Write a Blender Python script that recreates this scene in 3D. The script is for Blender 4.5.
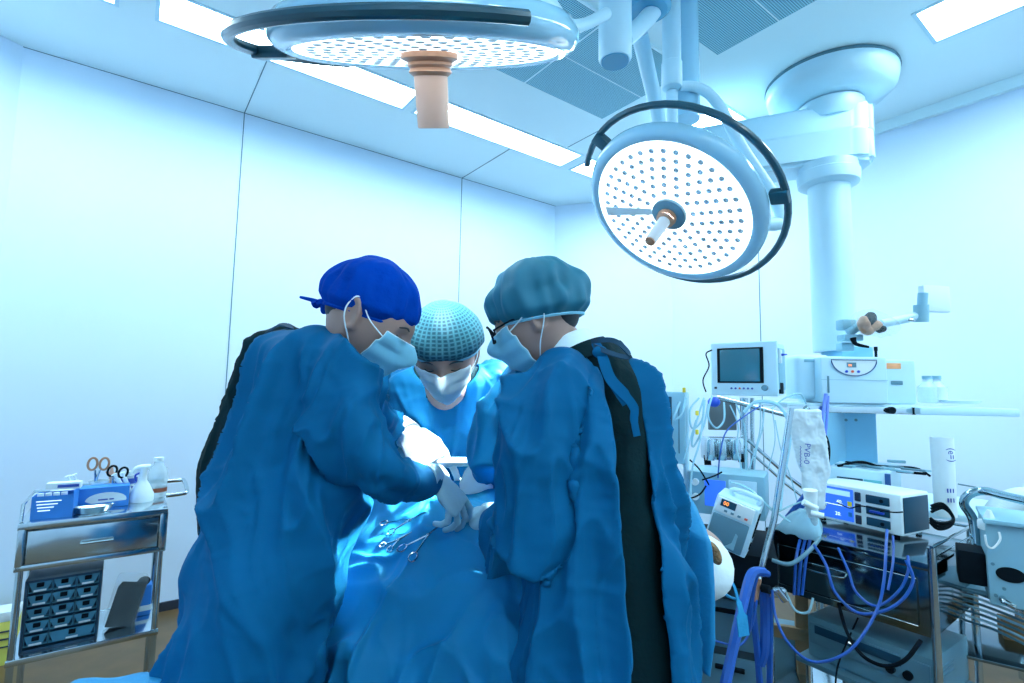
import bpy, bmesh, math, random
import numpy as np
from mathutils import Vector, Matrix, noise, Euler
random.seed(7); noise.seed_set(37)
PI = math.pi
SC = bpy.context.scene
COL = SC.collection
for o in list(bpy.data.objects): bpy.data.objects.remove(o)

# ------------------------------------------------------------------ camera
FPX, PITCH, ROLL = 512.4, 0.0900293, 0.0182109
cp, sp = math.cos(PITCH), math.sin(PITCH)
F = Vector((0, cp, sp)); R0 = Vector((1, 0, 0)); U0 = Vector((0, -sp, cp))
RR = math.cos(ROLL)*R0 + math.sin(ROLL)*U0
UU = -math.sin(ROLL)*R0 + math.cos(ROLL)*U0
CAM = Vector((0, 0, 1.35))
cd = bpy.data.cameras.new('camera'); cam = bpy.data.objects.new('camera', cd); COL.objects.link(cam)
cd.sensor_width = 36; cd.lens = 36*FPX/1024; cd.clip_start = 0.05; cd.clip_end = 50
M = Matrix((RR, UU, -F)).transposed().to_4x4(); M.translation = CAM
cam.matrix_world = M
SC.camera = cam

# ------------------------------------------------------------------ world, exposure
w = bpy.data.worlds.new('world'); SC.world = w; w.use_nodes = True
w.node_tree.nodes['Background'].inputs[0].default_value = (.55, .85, 1, 1)
w.node_tree.nodes['Background'].inputs[1].default_value = .25
SC.view_settings.view_transform = 'Standard'; SC.view_settings.look = 'None'
SC.view_settings.gamma = 1; SC.view_settings.use_curve_mapping = False
SC.view_settings.exposure = 0.9
SC.cycles.use_denoising = True
SC.cycles.max_bounces = 8; SC.cycles.diffuse_bounces = 5; SC.cycles.glossy_bounces = 4
SC.cycles.transparent_max_bounces = 10; SC.cycles.sample_clamp_indirect = 6
PANEL_E = 14                      # ceiling light diffusers
LED_E = 1.3                        # faces of the surgical lamps
LAMP_W = (1.5, 20.0)                      # beam of each surgical lamp
LCOL = (.74, .95, 1.0)
LAMP_A = Vector((-.205, 1.13, 2.125)); LAMP_A_DIR = Vector((0.02, .47, -.88)).normalized()
LAMP_B_DIR = Vector((-.80, -.50, -1.12)).normalized()

def ray(x, y): return F + (x-512)/FPX*RR - (y-341.5)/FPX*UU
def P(x, y, d): return CAM + ray(x, y)*d
def Zp(x, y, z):
    r = ray(x, y); return CAM + r*((z-CAM.z)/r.z)
def proj(p):
    q = p-CAM; k = q.dot(F); return 512+FPX*q.dot(RR)/k, 341.5-FPX*q.dot(UU)/k, k
def along(p0, d, x):
    n = ray(x, 0).cross(ray(x, 683)); return (CAM-p0).dot(n)/d.dot(n)
LAMP_B = P(670, 213, 1.93)

def beam(name, loc, d, size, watts, spread):
    l = bpy.data.lights.new(name, 'AREA'); l.shape = 'DISK'; l.size = size; l.energy = watts; l.spread = spread
    l.color = (.80, .96, 1)
    o = bpy.data.objects.new(name, l); COL.objects.link(o)
    o.location = loc + d*.03; o.rotation_euler = d.to_track_quat('-Z', 'Y').to_euler()
    o['label'] = 'beam of light from ' + name.replace('_', ' '); o['category'] = 'light'
    return o
beam('surgical_lamp_beam', LAMP_A, LAMP_A_DIR, .42, LAMP_W[0], math.radians(22))
beam('surgical_lamp_beam', LAMP_B, LAMP_B_DIR, .36, LAMP_W[1], math.radians(19))

# ------------------------------------------------------------------ materials
MT = {}
def mat(name, col, rough=.5, metal=0, emis=0, ecol=None, noise_s=0, noise_a=.1, bump=0, bump_s=40, coat=0, alpha=1, trans=0, sheen=0, sss=0, spec=None):
    if name in MT: return MT[name]
    m = bpy.data.materials.new(name); m.use_nodes = True; MT[name] = m
    nt = m.node_tree; b = nt.nodes['Principled BSDF']
    b.inputs['Base Color'].default_value = (*col, 1); b.inputs['Roughness'].default_value = rough
    b.inputs['Metallic'].default_value = metal
    b.inputs['Coat Weight'].default_value = coat; b.inputs['Alpha'].default_value = alpha
    b.inputs['Transmission Weight'].default_value = trans
    b.inputs['Sheen Weight'].default_value = sheen
    if spec is not None: b.inputs['Specular IOR Level'].default_value = spec
    if sss:
        b.inputs['Subsurface Weight'].default_value = sss; b.inputs['Subsurface Scale'].default_value = .01
    if emis:
        b.inputs['Emission Color'].default_value = (*(ecol or col), 1); b.inputs['Emission Strength'].default_value = emis
    if noise_s or bump:
        tc = nt.nodes.new('ShaderNodeTexCoord'); n = nt.nodes.new('ShaderNodeTexNoise')
        n.inputs['Scale'].default_value = noise_s or bump_s; n.inputs['Detail'].default_value = 4
        nt.links.new(tc.outputs['Object'], n.inputs['Vector'])
        if noise_s:
            r = nt.nodes.new('ShaderNodeValToRGB')
            r.color_ramp.elements[0].color = (*[c*(1-noise_a) for c in col], 1)
            r.color_ramp.elements[1].color = (*[min(1, c*(1+noise_a)) for c in col], 1)
            r.color_ramp.elements[0].position = .3; r.color_ramp.elements[1].position = .7
            nt.links.new(n.outputs['Fac'], r.inputs['Fac']); nt.links.new(r.outputs['Color'], b.inputs['Base Color'])
        if bump:
            n2 = nt.nodes.new('ShaderNodeTexNoise'); n2.inputs['Scale'].default_value = bump_s; n2.inputs['Detail'].default_value = 3
            nt.links.new(tc.outputs['Object'], n2.inputs['Vector'])
            if bump >= .55: n2.noise_type = 'RIDGED_MULTIFRACTAL'; n2.inputs['Distortion'].default_value = .6
            bp = nt.nodes.new('ShaderNodeBump'); bp.inputs['Strength'].default_value = bump; bp.inputs['Distance'].default_value = .012
            nt.links.new(n2.outputs['Fac'], bp.inputs['Height']); nt.links.new(bp.outputs['Normal'], b.inputs['Normal'])
    return m
wall_m = mat('wall_paint', (.67, .80, .95), .6, noise_s=1.2, noise_a=.02)
ceil_m = mat('ceiling_paint', (.76, .93, .98), .6, noise_s=1.0, noise_a=.02)
seam_m = mat('dark_seam', (.10, .22, .28), .8, noise_s=30)
floor_m = mat('brown_vinyl', (.125, .076, .030), .32, noise_s=9, noise_a=.18)
skirt_m = mat('black_skirting', (.02, .03, .05), .5, noise_s=20)
panel_m = mat('light_diffuser', (.9, .97, 1), .5, emis=PANEL_E, ecol=LCOL, noise_s=6, noise_a=.02)
lampw_m = mat('lamp_enamel', (.36, .66, .84), .14, coat=.5, noise_s=3, noise_a=.02)
lampd_m = mat('lamp_dark_enamel', (.10, .40, .62), .22, coat=.5, noise_s=3, noise_a=.03)
white_m = mat('white_plastic', (.54, .78, .90), .35, noise_s=6, noise_a=.02)
bwhite_m = mat('bright_white_plastic', (.80, .92, .96), .35, noise_s=6, noise_a=.02)
lblue_m = mat('pale_blue_enamel', (.22, .58, .82), .35, noise_s=6, noise_a=.03)
grey_m = mat('grey_plastic', (.10, .24, .32), .4, noise_s=9, noise_a=.05)
lgrey_m = mat('light_grey_plastic', (.24, .48, .60), .4, noise_s=9, noise_a=.03)
black_m = mat('black_rubber', (.004, .010, .016), .6, noise_s=20, spec=.06)
bump_m = mat('bumper_rubber', (.012, .075, .11), .28, coat=.2, noise_s=20)
steel_m = mat('brushed_steel', (.62, .72, .76), .16, 1, noise_s=14, noise_a=.05)
dsteel_m = mat('polished_steel_dark_reflections', (.15, .23, .27), .12, 1, noise_s=5, noise_a=.08)  # stainless steel with its dark reflections put into the base colour
chrome_m = mat('chrome', (.52, .62, .66), .12, 1, noise_s=14, noise_a=.03)
led_m = mat('led_face', (.95, .98, 1), .4, emis=LED_E, ecol=(.88, .98, 1), noise_s=8, noise_a=.02)
lens_m = mat('led_lens', (.60, .78, .88), .15, coat=.5, noise_s=30)
tan_m = mat('tan_handle', (.78, .50, .38), .5, noise_s=8, noise_a=.06)
copper_m = mat('copper_collar', (.46, .24, .15), .4, .2, noise_s=12)
frost_m = mat('frosted_handle', (.45, .52, .58), .3, noise_s=8, noise_a=.03)
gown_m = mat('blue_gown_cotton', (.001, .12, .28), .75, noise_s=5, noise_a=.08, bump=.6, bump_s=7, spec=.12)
gown_dim_m = mat('blue_gown_cotton_dimmed', (.001, .095, .23), .75, noise_s=5, noise_a=.08, bump=.6, bump_s=7, spec=.12)  # same gown cotton, darkened to offset lamp light on the centre surgeon
drape_m = mat('blue_drape', (.008, .23, .47), .6, noise_s=4, noise_a=.06, bump=.6, bump_s=6, spec=.2)
ldrape_m = mat('light_blue_drape', (.01, .30, .60), .6, noise_s=4, noise_a=.06, bump=.2, bump_s=60)
dark_m = mat('dark_green_cotton', (.003, .022, .028), .8, noise_s=6, noise_a=.15, bump=.3, bump_s=60, spec=.1)
tie_m = mat('blue_tie_cotton', (.006, .06, .12), .75, noise_s=30)
skin_m = mat('skin', (.42, .26, .215), .5, noise_s=14, noise_a=.08, sss=.05)
hair_m = mat('dark_hair', (.015, .025, .035), .6, noise_s=60, noise_a=.4)
bhair_m = mat('brown_hair', (.22, .13, .06), .7, noise_s=60, noise_a=.5, bump=.6, bump_s=120)
mask_m = mat('mask_blue', (.22, .58, .76), .7, noise_s=20, noise_a=.04)
maskw_m = mat('white_and_overexposed_mask', (.80, .92, .96), .7, noise_s=20, noise_a=.02)  # plain white parts; also the centre mask, whitened as overexposed
glove_m = mat('latex_glove', (.30, .52, .64), .38, noise_s=12, noise_a=.05, coat=.1, sss=.05)
glove_lit_m = mat('latex_glove_overexposed', (.88, .95, .97), .4, noise_s=12, noise_a=.02)  # same latex, whitened: overexposure under the lamps put into the colour
wcloth_m = mat('white_cotton', (.80, .92, .96), .8, noise_s=12, noise_a=.03, bump=.2, bump_s=50)
band_m = mat('royal_blue_cotton', (.0, .050, .36), .8, noise_s=8, noise_a=.1, bump=.25, bump_s=60, spec=.03)
screen_m = mat('teal_screen', (.02, .15, .21), .25, noise_s=3, noise_a=.03)
bscreen_m = mat('blue_screen', (.02, .10, .55), .3, emis=.45, ecol=(.03, .16, .9), noise_s=5, noise_a=.05)
orange_m = mat('orange_label', (.95, .42, .20), .6, noise_s=20)
red_m = mat('red_mark', (.7, .10, .05), .5, noise_s=20)
bluep_m = mat('blue_plastic', (.01, .07, .55), .35, noise_s=20)
blueh_m = mat('blue_hose', (.004, .085, .40), .35, noise_s=20, noise_a=.05)
bluebox_m = mat('blue_carton', (.03, .24, .72), .55, noise_s=20, noise_a=.04)
yellow_m = mat('yellow_carton', (.75, .72, .14), .6, noise_s=12, noise_a=.05)
card_m = mat('brown_cardboard', (.30, .17, .07), .8, noise_s=12)
yel_m = mat('yellow_plastic', (.85, .65, .05), .4, noise_s=20)
ink_m = mat('dark_ink', (.015, .03, .07), .6, noise_s=20)
inkb_m = mat('blue_ink', (.03, .08, .40), .6, noise_s=20)
led_o = mat('orange_digits', (.9, .25, .05), .5, emis=1.2, ecol=(1, .3, .05), noise_s=20)
cyan_d = mat('pale_digits', (.8, .9, 1), .5, emis=.6, ecol=(.7, .9, 1), noise_s=20)
cream_m = mat('white_card', (.75, .86, .9), .6, noise_s=12, noise_a=.03)

def glassy(name, col, fac, rough=.15):
    m = bpy.data.materials.new(name); m.use_nodes = True; nt = m.node_tree
    b = nt.nodes['Principled BSDF']; b.inputs['Roughness'].default_value = rough
    n = nt.nodes.new('ShaderNodeTexNoise'); n.inputs['Scale'].default_value = 14
    r = nt.nodes.new('ShaderNodeValToRGB'); r.color_ramp.elements[0].color = (*[c*.9 for c in col], 1); r.color_ramp.elements[1].color = (*col, 1)
    nt.links.new(n.outputs['Fac'], r.inputs['Fac']); nt.links.new(r.outputs['Color'], b.inputs['Base Color'])
    t = nt.nodes.new('ShaderNodeBsdfTransparent'); mx = nt.nodes.new('ShaderNodeMixShader'); mx.inputs[0].default_value = fac
    nt.links.new(t.outputs[0], mx.inputs[1]); nt.links.new(b.outputs[0], mx.inputs[2])
    nt.links.new(mx.outputs[0], nt.nodes['Material Output'].inputs['Surface'])
    MT[name] = m; return m
clear_m = glassy('clear_plastic', (.75, .93, 1), .45)
faint_m = glassy('thin_clear_film', (.75, .93, 1), .14)
bag_m = glassy('milky_plastic_bag', (.80, .94, 1), .82, .3)
pvc_m = glassy('clear_tubing', (.45, .80, .95), .7)
darkglass_m = mat('dark_glossy_panel', (.010, .06, .11), .3, spec=.25, noise_s=4)

def vent_material():
    m = bpy.data.materials.new('perforated_plate'); m.use_nodes = True; nt = m.node_tree; b = nt.nodes['Principled BSDF']
    tc = nt.nodes.new('ShaderNodeTexCoord'); v = nt.nodes.new('ShaderNodeTexVoronoi'); v.inputs['Scale'].default_value = 95
    v.inputs['Randomness'].default_value = 0
    r = nt.nodes.new('ShaderNodeValToRGB'); r.color_ramp.elements[0].position = .34; r.color_ramp.elements[1].position = .42
    r.color_ramp.elements[0].color = (.05, .20, .27, 1); r.color_ramp.elements[1].color = (.36, .70, .84, 1)
    nt.links.new(tc.outputs['Object'], v.inputs['Vector']); nt.links.new(v.outputs['Distance'], r.inputs['Fac'])
    nt.links.new(r.outputs['Color'], b.inputs['Base Color']); b.inputs['Roughness'].default_value = .5
    return m
vent_m = vent_material()

def cap_material(name, net, dk=1.0):
    """thin pleated nonwoven: half see-through between the pleats, a net of finer threads when net is set"""
    m = bpy.data.materials.new(name); m.use_nodes = True; nt = m.node_tree; b = nt.nodes['Principled BSDF']
    b.inputs['Roughness'].default_value = .6
    tc = nt.nodes.new('ShaderNodeTexCoord'); uv = nt.nodes.new('ShaderNodeUVMap')
    mp = nt.nodes.new('ShaderNodeMapping'); nt.links.new(uv.outputs[0], mp.inputs[0])
    wv = nt.nodes.new('ShaderNodeTexWave'); wv.bands_direction = 'X'
    mp.inputs['Scale'].default_value = (1, 1, 1)
    wv.inputs['Scale'].default_value = 5; wv.inputs['Distortion'].default_value = 2 if net else 8; wv.inputs['Detail'].default_value = 2
    wv2 = nt.nodes.new('ShaderNodeTexWave'); wv2.bands_direction = 'Y'; wv2.inputs['Scale'].default_value = 6 if net else 4
    wv2.inputs['Distortion'].default_value = 1.5 if net else 8.0
    if not net:
        wv2 = nt.nodes.new('ShaderNodeTexNoise'); wv2.inputs['Scale'].default_value = 9; wv2.inputs['Detail'].default_value = 6; wv2.inputs['Distortion'].default_value = 1.5
        wv = nt.nodes.new('ShaderNodeTexNoise'); wv.noise_type = 'RIDGED_MULTIFRACTAL'; wv.inputs['Scale'].default_value = 7; wv.inputs['Detail'].default_value = 5
        wv.inputs['Distortion'].default_value = .8; mp.inputs['Scale'].default_value = (1.6, .45, 1)
    for q in (wv, wv2): nt.links.new(mp.outputs[0], q.inputs['Vector'])
    mx = nt.nodes.new('ShaderNodeMath'); mx.operation = 'MAXIMUM' if net else 'MULTIPLY' 
    nt.links.new(wv.outputs['Fac'], mx.inputs[0]); nt.links.new(wv2.outputs['Fac'], mx.inputs[1])
    r = nt.nodes.new('ShaderNodeValToRGB'); r.color_ramp.elements[0].position = .3 if net else .30; r.color_ramp.elements[1].position = 1 if net else .75
    r.color_ramp.elements[0].color = (.76, .76, .76, 1); r.color_ramp.elements[1].color = (.93, .93, .93, 1)
    nt.links.new(mx.outputs[0], r.inputs['Fac'])
    c = nt.nodes.new('ShaderNodeValToRGB'); c.color_ramp.elements[0].color = (.015*dk, .20*dk, .31*dk, 1); c.color_ramp.elements[1].color = (.12*dk, .50*dk, .64*dk, 1)
    c.color_ramp.elements[0].position = .45 if net else .30; c.color_ramp.elements[1].position = 1 if net else .80
    nt.links.new(mx.outputs[0], c.inputs['Fac']); nt.links.new(c.outputs['Color'], b.inputs['Base Color'])
    t = nt.nodes.new('ShaderNodeBsdfTransparent'); mxs = nt.nodes.new('ShaderNodeMixShader')
    nt.links.new(r.outputs['Color'], mxs.inputs[0]); nt.links.new(t.outputs[0], mxs.inputs[1]); nt.links.new(b.outputs[0], mxs.inputs[2])
    nt.links.new(mxs.outputs[0], nt.nodes['Material Output'].inputs['Surface'])
    return m
cap_m = cap_material('bouffant_cap_nonwoven', False); capnet_m = cap_material('bouffant_cap_net', True, .48)

# ------------------------------------------------------------------ mesh builder
def rotm(e): return Euler(e).to_matrix().to_4x4()
def T(v): return Matrix.Translation(Vector(v))
def zto(d, up=None):
    """rotation whose local z looks along d"""
    return Vector(d).to_track_quat('Z', 'Y').to_matrix().to_4x4()
def spline(pts, n=6):
    pts = [Vector(p) for p in pts]
    if len(pts) < 3: return pts
    out = []
    for i in range(len(pts)-1):
        a = pts[max(0, i-1)]; b = pts[i]; c = pts[i+1]; d = pts[min(len(pts)-1, i+2)]
        for k in range(n):
            t = k/n
            out.append(.5*((2*b) + (c-a)*t + (2*a-5*b+4*c-d)*t*t + (3*b-a-3*c+d)*t**3))
    out.append(pts[-1]); return out

class MB:
    def __init__(s, X=None):
        s.v = []; s.f = []; s.mi = []; s.k = 0; s.X = X or Matrix.Identity(4); s.uv = None
    def raw(s, vs, fs):
        b = len(s.v); X = s.X
        s.v += [X @ Vector(p) for p in vs]
        s.f += [tuple(b+i for i in q) for q in fs]; s.mi += [s.k]*len(fs); return s
    def bm(s, bm):
        bm.verts.index_update()
        s.raw([v.co.copy() for v in bm.verts], [[v.index for v in f.verts] for f in bm.faces]); bm.free(); return s
    def box(s, c, d, bev=0, rot=None, seg=2, taper=1):
        bm = bmesh.new(); bmesh.ops.create_cube(bm, size=1)
        for v in bm.verts:
            k = taper if v.co.z > 0 else 1
            v.co = Vector((v.co.x*d[0]*k, v.co.y*d[1]*k, v.co.z*d[2]))
        if bev: bmesh.ops.bevel(bm, geom=bm.edges[:], offset=min(bev, min(d)*.49), segments=seg, affect='EDGES', profile=.6)
        m = T(c) @ (rotm(rot) if isinstance(rot, tuple) else (rot or Matrix.Identity(4)))
        bm.transform(m); return s.bm(bm)
    def box2(s, a, b, bev=0, rot=None, seg=2):
        return s.box([(a[i]+b[i])/2 for i in range(3)], [abs(b[i]-a[i]) for i in range(3)], bev, rot, seg)
    def tube(s, pts, r, seg=8, sm=0, closed=False, flat=1):
        pts = spline(pts, sm) if sm else [Vector(p) for p in pts]
        n = len(pts)
        if not isinstance(r, (list, tuple)): rs = [r]*n
        else:
            rs = [r[min(len(r)-1, int(i*(len(r)-1)/(n-1)))]*(1-((i*(len(r)-1)/(n-1)) % 1)) + r[min(len(r)-1, int(i*(len(r)-1)/(n-1))+1)]*((i*(len(r)-1)/(n-1)) % 1) for i in range(n)]
        t0 = (pts[1]-pts[0]).normalized(); a = Vector((0, 0, 1)) if abs(t0.z) < .9 else Vector((1, 0, 0))
        nrm = t0.cross(a).normalized(); vs = []; fs = []
        for i, p in enumerate(pts):
            t = (pts[min(n-1, i+1)]-pts[max(0, i-1)])
            if closed: t = pts[(i+1) % n]-pts[i-1]
            if t.length < 1e-9: t = t0
            t.normalize(); nrm = (nrm - t*nrm.dot(t)).normalized(); bn = t.cross(nrm)
            for k in range(seg):
                q = 2*PI*k/seg; vs.append(p + nrm*math.cos(q)*rs[i] + bn*math.sin(q)*rs[i]*flat)
        m = n if closed else n-1
        for i in range(m):
            for k in range(seg):
                fs.append((i*seg+k, i*seg+(k+1) % seg, ((i+1) % n)*seg+(k+1) % seg, ((i+1) % n)*seg+k))
        if not closed:
            fs.append(tuple(range(seg))[::-1]); fs.append(tuple((n-1)*seg+k for k in range(seg)))
        return s.raw(vs, fs)
    def lathe(s, prof, m=None, seg=32, cap=True):
        m = m or Matrix.Identity(4); vs = []; fs = []; n = len(prof)
        for r, z in prof:
            for k in range(seg): q = 2*PI*k/seg; vs.append(m @ Vector((r*math.cos(q), r*math.sin(q), z)))
        for i in range(n-1):
            for k in range(seg): fs.append((i*seg+k, i*seg+(k+1) % seg, (i+1)*seg+(k+1) % seg, (i+1)*seg+k))
        if cap and prof[0][0] > 1e-6: fs.append(tuple(range(seg))[::-1])
        if cap and prof[-1][0] > 1e-6: fs.append(tuple((n-1)*seg+k for k in range(seg)))
        return s.raw(vs, fs)
    def cyl(s, a, b, r, seg=20, r2=None, bev=0):
        a = Vector(a); b = Vector(b); L = (b-a).length; m = T(a) @ zto(b-a); r2 = r if r2 is None else r2
        pr = [(r, 0), (r2, L)] if not bev else [(r-bev, 0), (r, bev), (r2, L-bev), (r2-bev, L)]
        return s.lathe(pr, m, seg)
    def sph(s, c, r, m=None, u=20, v=12):
        r = (r, r, r) if not isinstance(r, (list, tuple)) else r
        bm = bmesh.new(); bmesh.ops.create_uvsphere(bm, u_segments=u, v_segments=v, radius=1)
        bm.transform(T(c) @ (m or Matrix.Identity(4)) @ Matrix.Diagonal((*r, 1))); return s.bm(bm)
    def prism(s, pts, h, m=None):
        m = m or Matrix.Identity(4); n = len(pts)
        vs = [m @ Vector((x, y, 0)) for x, y in pts] + [m @ Vector((x, y, h)) for x, y in pts]
        fs = [tuple(range(n))[::-1], tuple(range(n, 2*n))] + [(i, (i+1) % n, n+(i+1) % n, n+i) for i in range(n)]
        return s.raw(vs, fs)
    def ribbon(s, pts, w, t=.0015, side=(0, 0, 1), sm=5):
        pts = spline(pts, sm); n = len(pts); sd = Vector(side).normalized(); vs = []; fs = []
        for i, p in enumerate(pts):
            tg = (pts[min(n-1, i+1)]-pts[max(0, i-1)]).normalized(); sv = (sd-tg*sd.dot(tg)).normalized(); nn = tg.cross(sv)
            ww = w[min(len(w)-1, int(i*len(w)/n))] if isinstance(w, (list, tuple)) else w
            for a, b in ((-1, -1), (1, -1), (1, 1), (-1, 1)): vs.append(p+sv*ww/2*a+nn*t/2*b)
        for i in range(n-1):
            for k in range(4): fs.append((i*4+k, i*4+(k+1) % 4, i*4+4+(k+1) % 4, i*4+4+k))
        fs += [(3, 2, 1, 0), tuple((n-1)*4+k for k in range(4))]
        return s.raw(vs, fs)
    def text(s, st, size, m, ext=.0004, align='LEFT'):
        cu = bpy.data.curves.new('t', 'FONT'); cu.body = st; cu.size = size; cu.extrude = ext; cu.align_x = align; cu.resolution_u = 2
        o = bpy.data.objects.new('t', cu); COL.objects.link(o)
        me = bpy.data.meshes.new_from_object(o.evaluated_get(bpy.context.evaluated_depsgraph_get()))
        s.raw([m @ v.co for v in me.vertices], [list(p.vertices) for p in me.polygons])
        bpy.data.objects.remove(o); bpy.data.curves.remove(cu); bpy.data.meshes.remove(me); return s
    def mesh(s, name):
        me = bpy.data.meshes.new(name); me.from_pydata(s.v, [], s.f); me.update(); return me
    def build(s, name, mats, parent=None, angle=35, label=None):
        me = s.mesh(name); mats = mats if isinstance(mats, (list, tuple)) else [mats]
        for m in mats: me.materials.append(m)
        if len(mats) > 1: me.polygons.foreach_set('material_index', s.mi)
        me.shade_smooth(); me.set_sharp_from_angle(angle=math.radians(angle))
        return link(name, me, parent, label)
def link(name, me, parent=None, label=None):
    """one mesh object; a part's mesh is written in its thing's own coordinates"""
    o = bpy.data.objects.new(name, me); COL.objects.link(o)
    if parent is not None: o.parent = parent
    if label: o['label'] = label
    return o
def centre(o):
    """move a top-level mesh's origin to the foot of its box"""
    n = len(o.data.vertices); a = np.empty(n*3, 'f'); o.data.vertices.foreach_get('co', a); a = a.reshape(-1, 3)
    c = Vector(((a[:, 0].min()+a[:, 0].max())/2, (a[:, 1].min()+a[:, 1].max())/2, a[:, 2].min()))
    o.data.transform(T(-c)); o.location = c; return o
def tag(o, label, cat, group=None, kind=None):
    o['label'] = label; o['category'] = cat
    if group: o['group'] = group
    if kind: o['kind'] = kind
    return o
def struct(name, mb, m):
    o = mb.build(name, m); o['kind'] = 'structure'; centre(o); return o
def thing(name, label, cat, loc=(0, 0, 0), rz=0, group=None):
    o = bpy.data.objects.new(name, None); COL.objects.link(o); o.location = loc; o.rotation_euler = (0, 0, rz)
    o.empty_display_size = .05
    tag(o, label, cat, group); return o
def inv(o):
    """world coordinates to the thing's own"""
    return (T(o.location) @ o.rotation_euler.to_matrix().to_4x4()).inverted()
def single(name, mb, m, label, cat, group=None, angle=35):
    o = mb.build(name, m, angle=angle); centre(o); return tag(o, label, cat, group)
def sub(parent, name, mb, m, label=None, **k): return mb.build(name, m, parent, label=label, **k)
def copy_tree(o, parent=None):
    c = o.copy(); COL.objects.link(c); c.parent = parent
    for ch in list(o.children): copy_tree(ch, c)
    return c
def remesh(mb, vox, smooth=4, keep=None):
    """closed pieces fused into one continuous skin; returns a Mesh"""
    me = mb.mesh('tmp'); o = bpy.data.objects.new('tmp', me); COL.objects.link(o)
    r = o.modifiers.new('r', 'REMESH'); r.mode = 'VOXEL'; r.voxel_size = vox; r.use_smooth_shade = True
    if smooth:
        s = o.modifiers.new('s', 'SMOOTH'); s.iterations = smooth; s.factor = .5
    me2 = bpy.data.meshes.new_from_object(o.evaluated_get(bpy.context.evaluated_depsgraph_get()))
    bpy.data.objects.remove(o); bpy.data.meshes.remove(me); me2.shade_smooth(); return me2
def displace(me, fn):
    """push every vertex along its normal by fn(position)"""
    n = len(me.vertices); co = np.empty(n*3, 'f'); me.vertices.foreach_get('co', co); co = co.reshape(-1, 3)
    no = np.empty(n*3, 'f'); me.vertices.foreach_get('normal', no) if False else me.vertex_normals.foreach_get('vector', no); no = no.reshape(-1, 3)
    d = np.array([fn(Vector(p)) for p in co.tolist()], 'f')
    co = co + no*d[:, None]; me.vertices.foreach_set('co', co.ravel()); me.update()
def ridge(n): return 1-2*abs(n)

# ------------------------------------------------------------------ room (room frame: x along the left wall, y towards it)
RZ = math.radians(36.562)
RM = Matrix.Rotation(RZ, 4, 'Z')
Ux = RM @ Vector((1, 0, 0)); Vy = RM @ Vector((0, 1, 0))
K = 1.1012
CZ = 1.35+1.65*K
WY = 3.41*K; WX = 3.585*K
pA = (2.988*K, WY); pB = (WX, 2.60*K); pL = (-.537*K, WY); pL2 = (-.537*K-.75, WY-.47); X0 = pL2[0]; Y0 = -2.6
outline = [(X0, Y0), (WX, Y0), pB, pA, pL, pL2]
def wallseg(name, a, b, m=None, z0=0, z1=None, th=.08):
    z1 = CZ if z1 is None else z1
    a = Vector((*a, 0)); b = Vector((*b, 0)); d = (b-a).normalized(); n = Vector((d.y, -d.x, 0))*th
    mb = MB(RM); A = a-d*.0; B = b+d*.0
    vs = [A, B, B+n, A+n]; vs = [v+Vector((0, 0, z0)) for v in vs]+[v+Vector((0, 0, z1)) for v in vs]
    mb.raw(vs, [(0, 1, 5, 4), (1, 2, 6, 5), (2, 3, 7, 6), (3, 0, 4, 7), (3, 2, 1, 0), (4, 5, 6, 7)])
    return struct(name, mb, m or wall_m)
names = ['wall_front', 'wall_right', 'wall_right_corner', 'wall_left', 'wall_left_corner', 'wall_behind']
n = len(outline)
for i, nm in enumerate(names): wallseg(nm, outline[i], outline[(i+1) % n])
def slab(name, z0, z1, m):
    mb = MB(RM); mb.prism(outline, z1-z0, T((0, 0, z0))); return struct(name, mb, m)
slab('floor', -.08, 0, floor_m)
# ceiling with real openings for the light troffers
strips = [(-1.38, -.15, 2.515, 2.765), (-.02, 1.206, 2.515, 2.765), (1.255, 2.47, 2.515, 2.765), (2.55, 2.86, 2.515, 2.765)]
cols = [(2.615, 2.93, -.60, .66), (2.615, 2.93, 1.54, 2.40), (2.615, 2.93, -1.9, -.72), (-.9, .3, -1.2, -.9), (.6, 1.8, -1.2, -.9)]
holes = [tuple(c*K for c in q) for q in strips+cols]
ventq = [(1.0, 2.2, .72, 1.32), (1.0, 2.2, 1.485, 2.085)]
vents = [tuple(c*K for c in q) for q in ventq]
bmc = MB(RM)
xs = sorted({X0, WX, *[h[0] for h in holes], *[h[1] for h in holes], pA[0], pL[0]}); ys = sorted({Y0, WY, *[h[2] for h in holes], *[h[3] for h in holes], pB[1], pL2[1]})
for i in range(len(xs)-1):
    for j in range(len(ys)-1):
        cx, cy = (xs[i]+xs[i+1])/2, (ys[j]+ys[j+1])/2
        if any(h[0] < cx < h[1] and h[2] < cy < h[3] for h in holes): continue
        bmc.raw([(xs[i], ys[j], CZ), (xs[i+1], ys[j], CZ), (xs[i+1], ys[j+1], CZ), (xs[i], ys[j+1], CZ)], [(3, 2, 1, 0)])
bmc.raw([(X0, Y0, CZ+.12), (WX, Y0, CZ+.12), (WX, WY, CZ+.12), (X0, WY, CZ+.12)], [(0, 1, 2, 3)])
struct('ceiling', bmc, ceil_m)
place_txt = ['far left of the long ceiling row, mostly out of frame', 'in the long row, left end behind the big round lamp', 'right of the tan lamp handle', 'short one hidden behind the rim of the tilted lamp',
             'at the top right corner of the ceiling', 'behind the arms of the ceiling column', 'behind the viewer on the right', 'behind the viewer on the left', 'behind the viewer in the middle']
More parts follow.
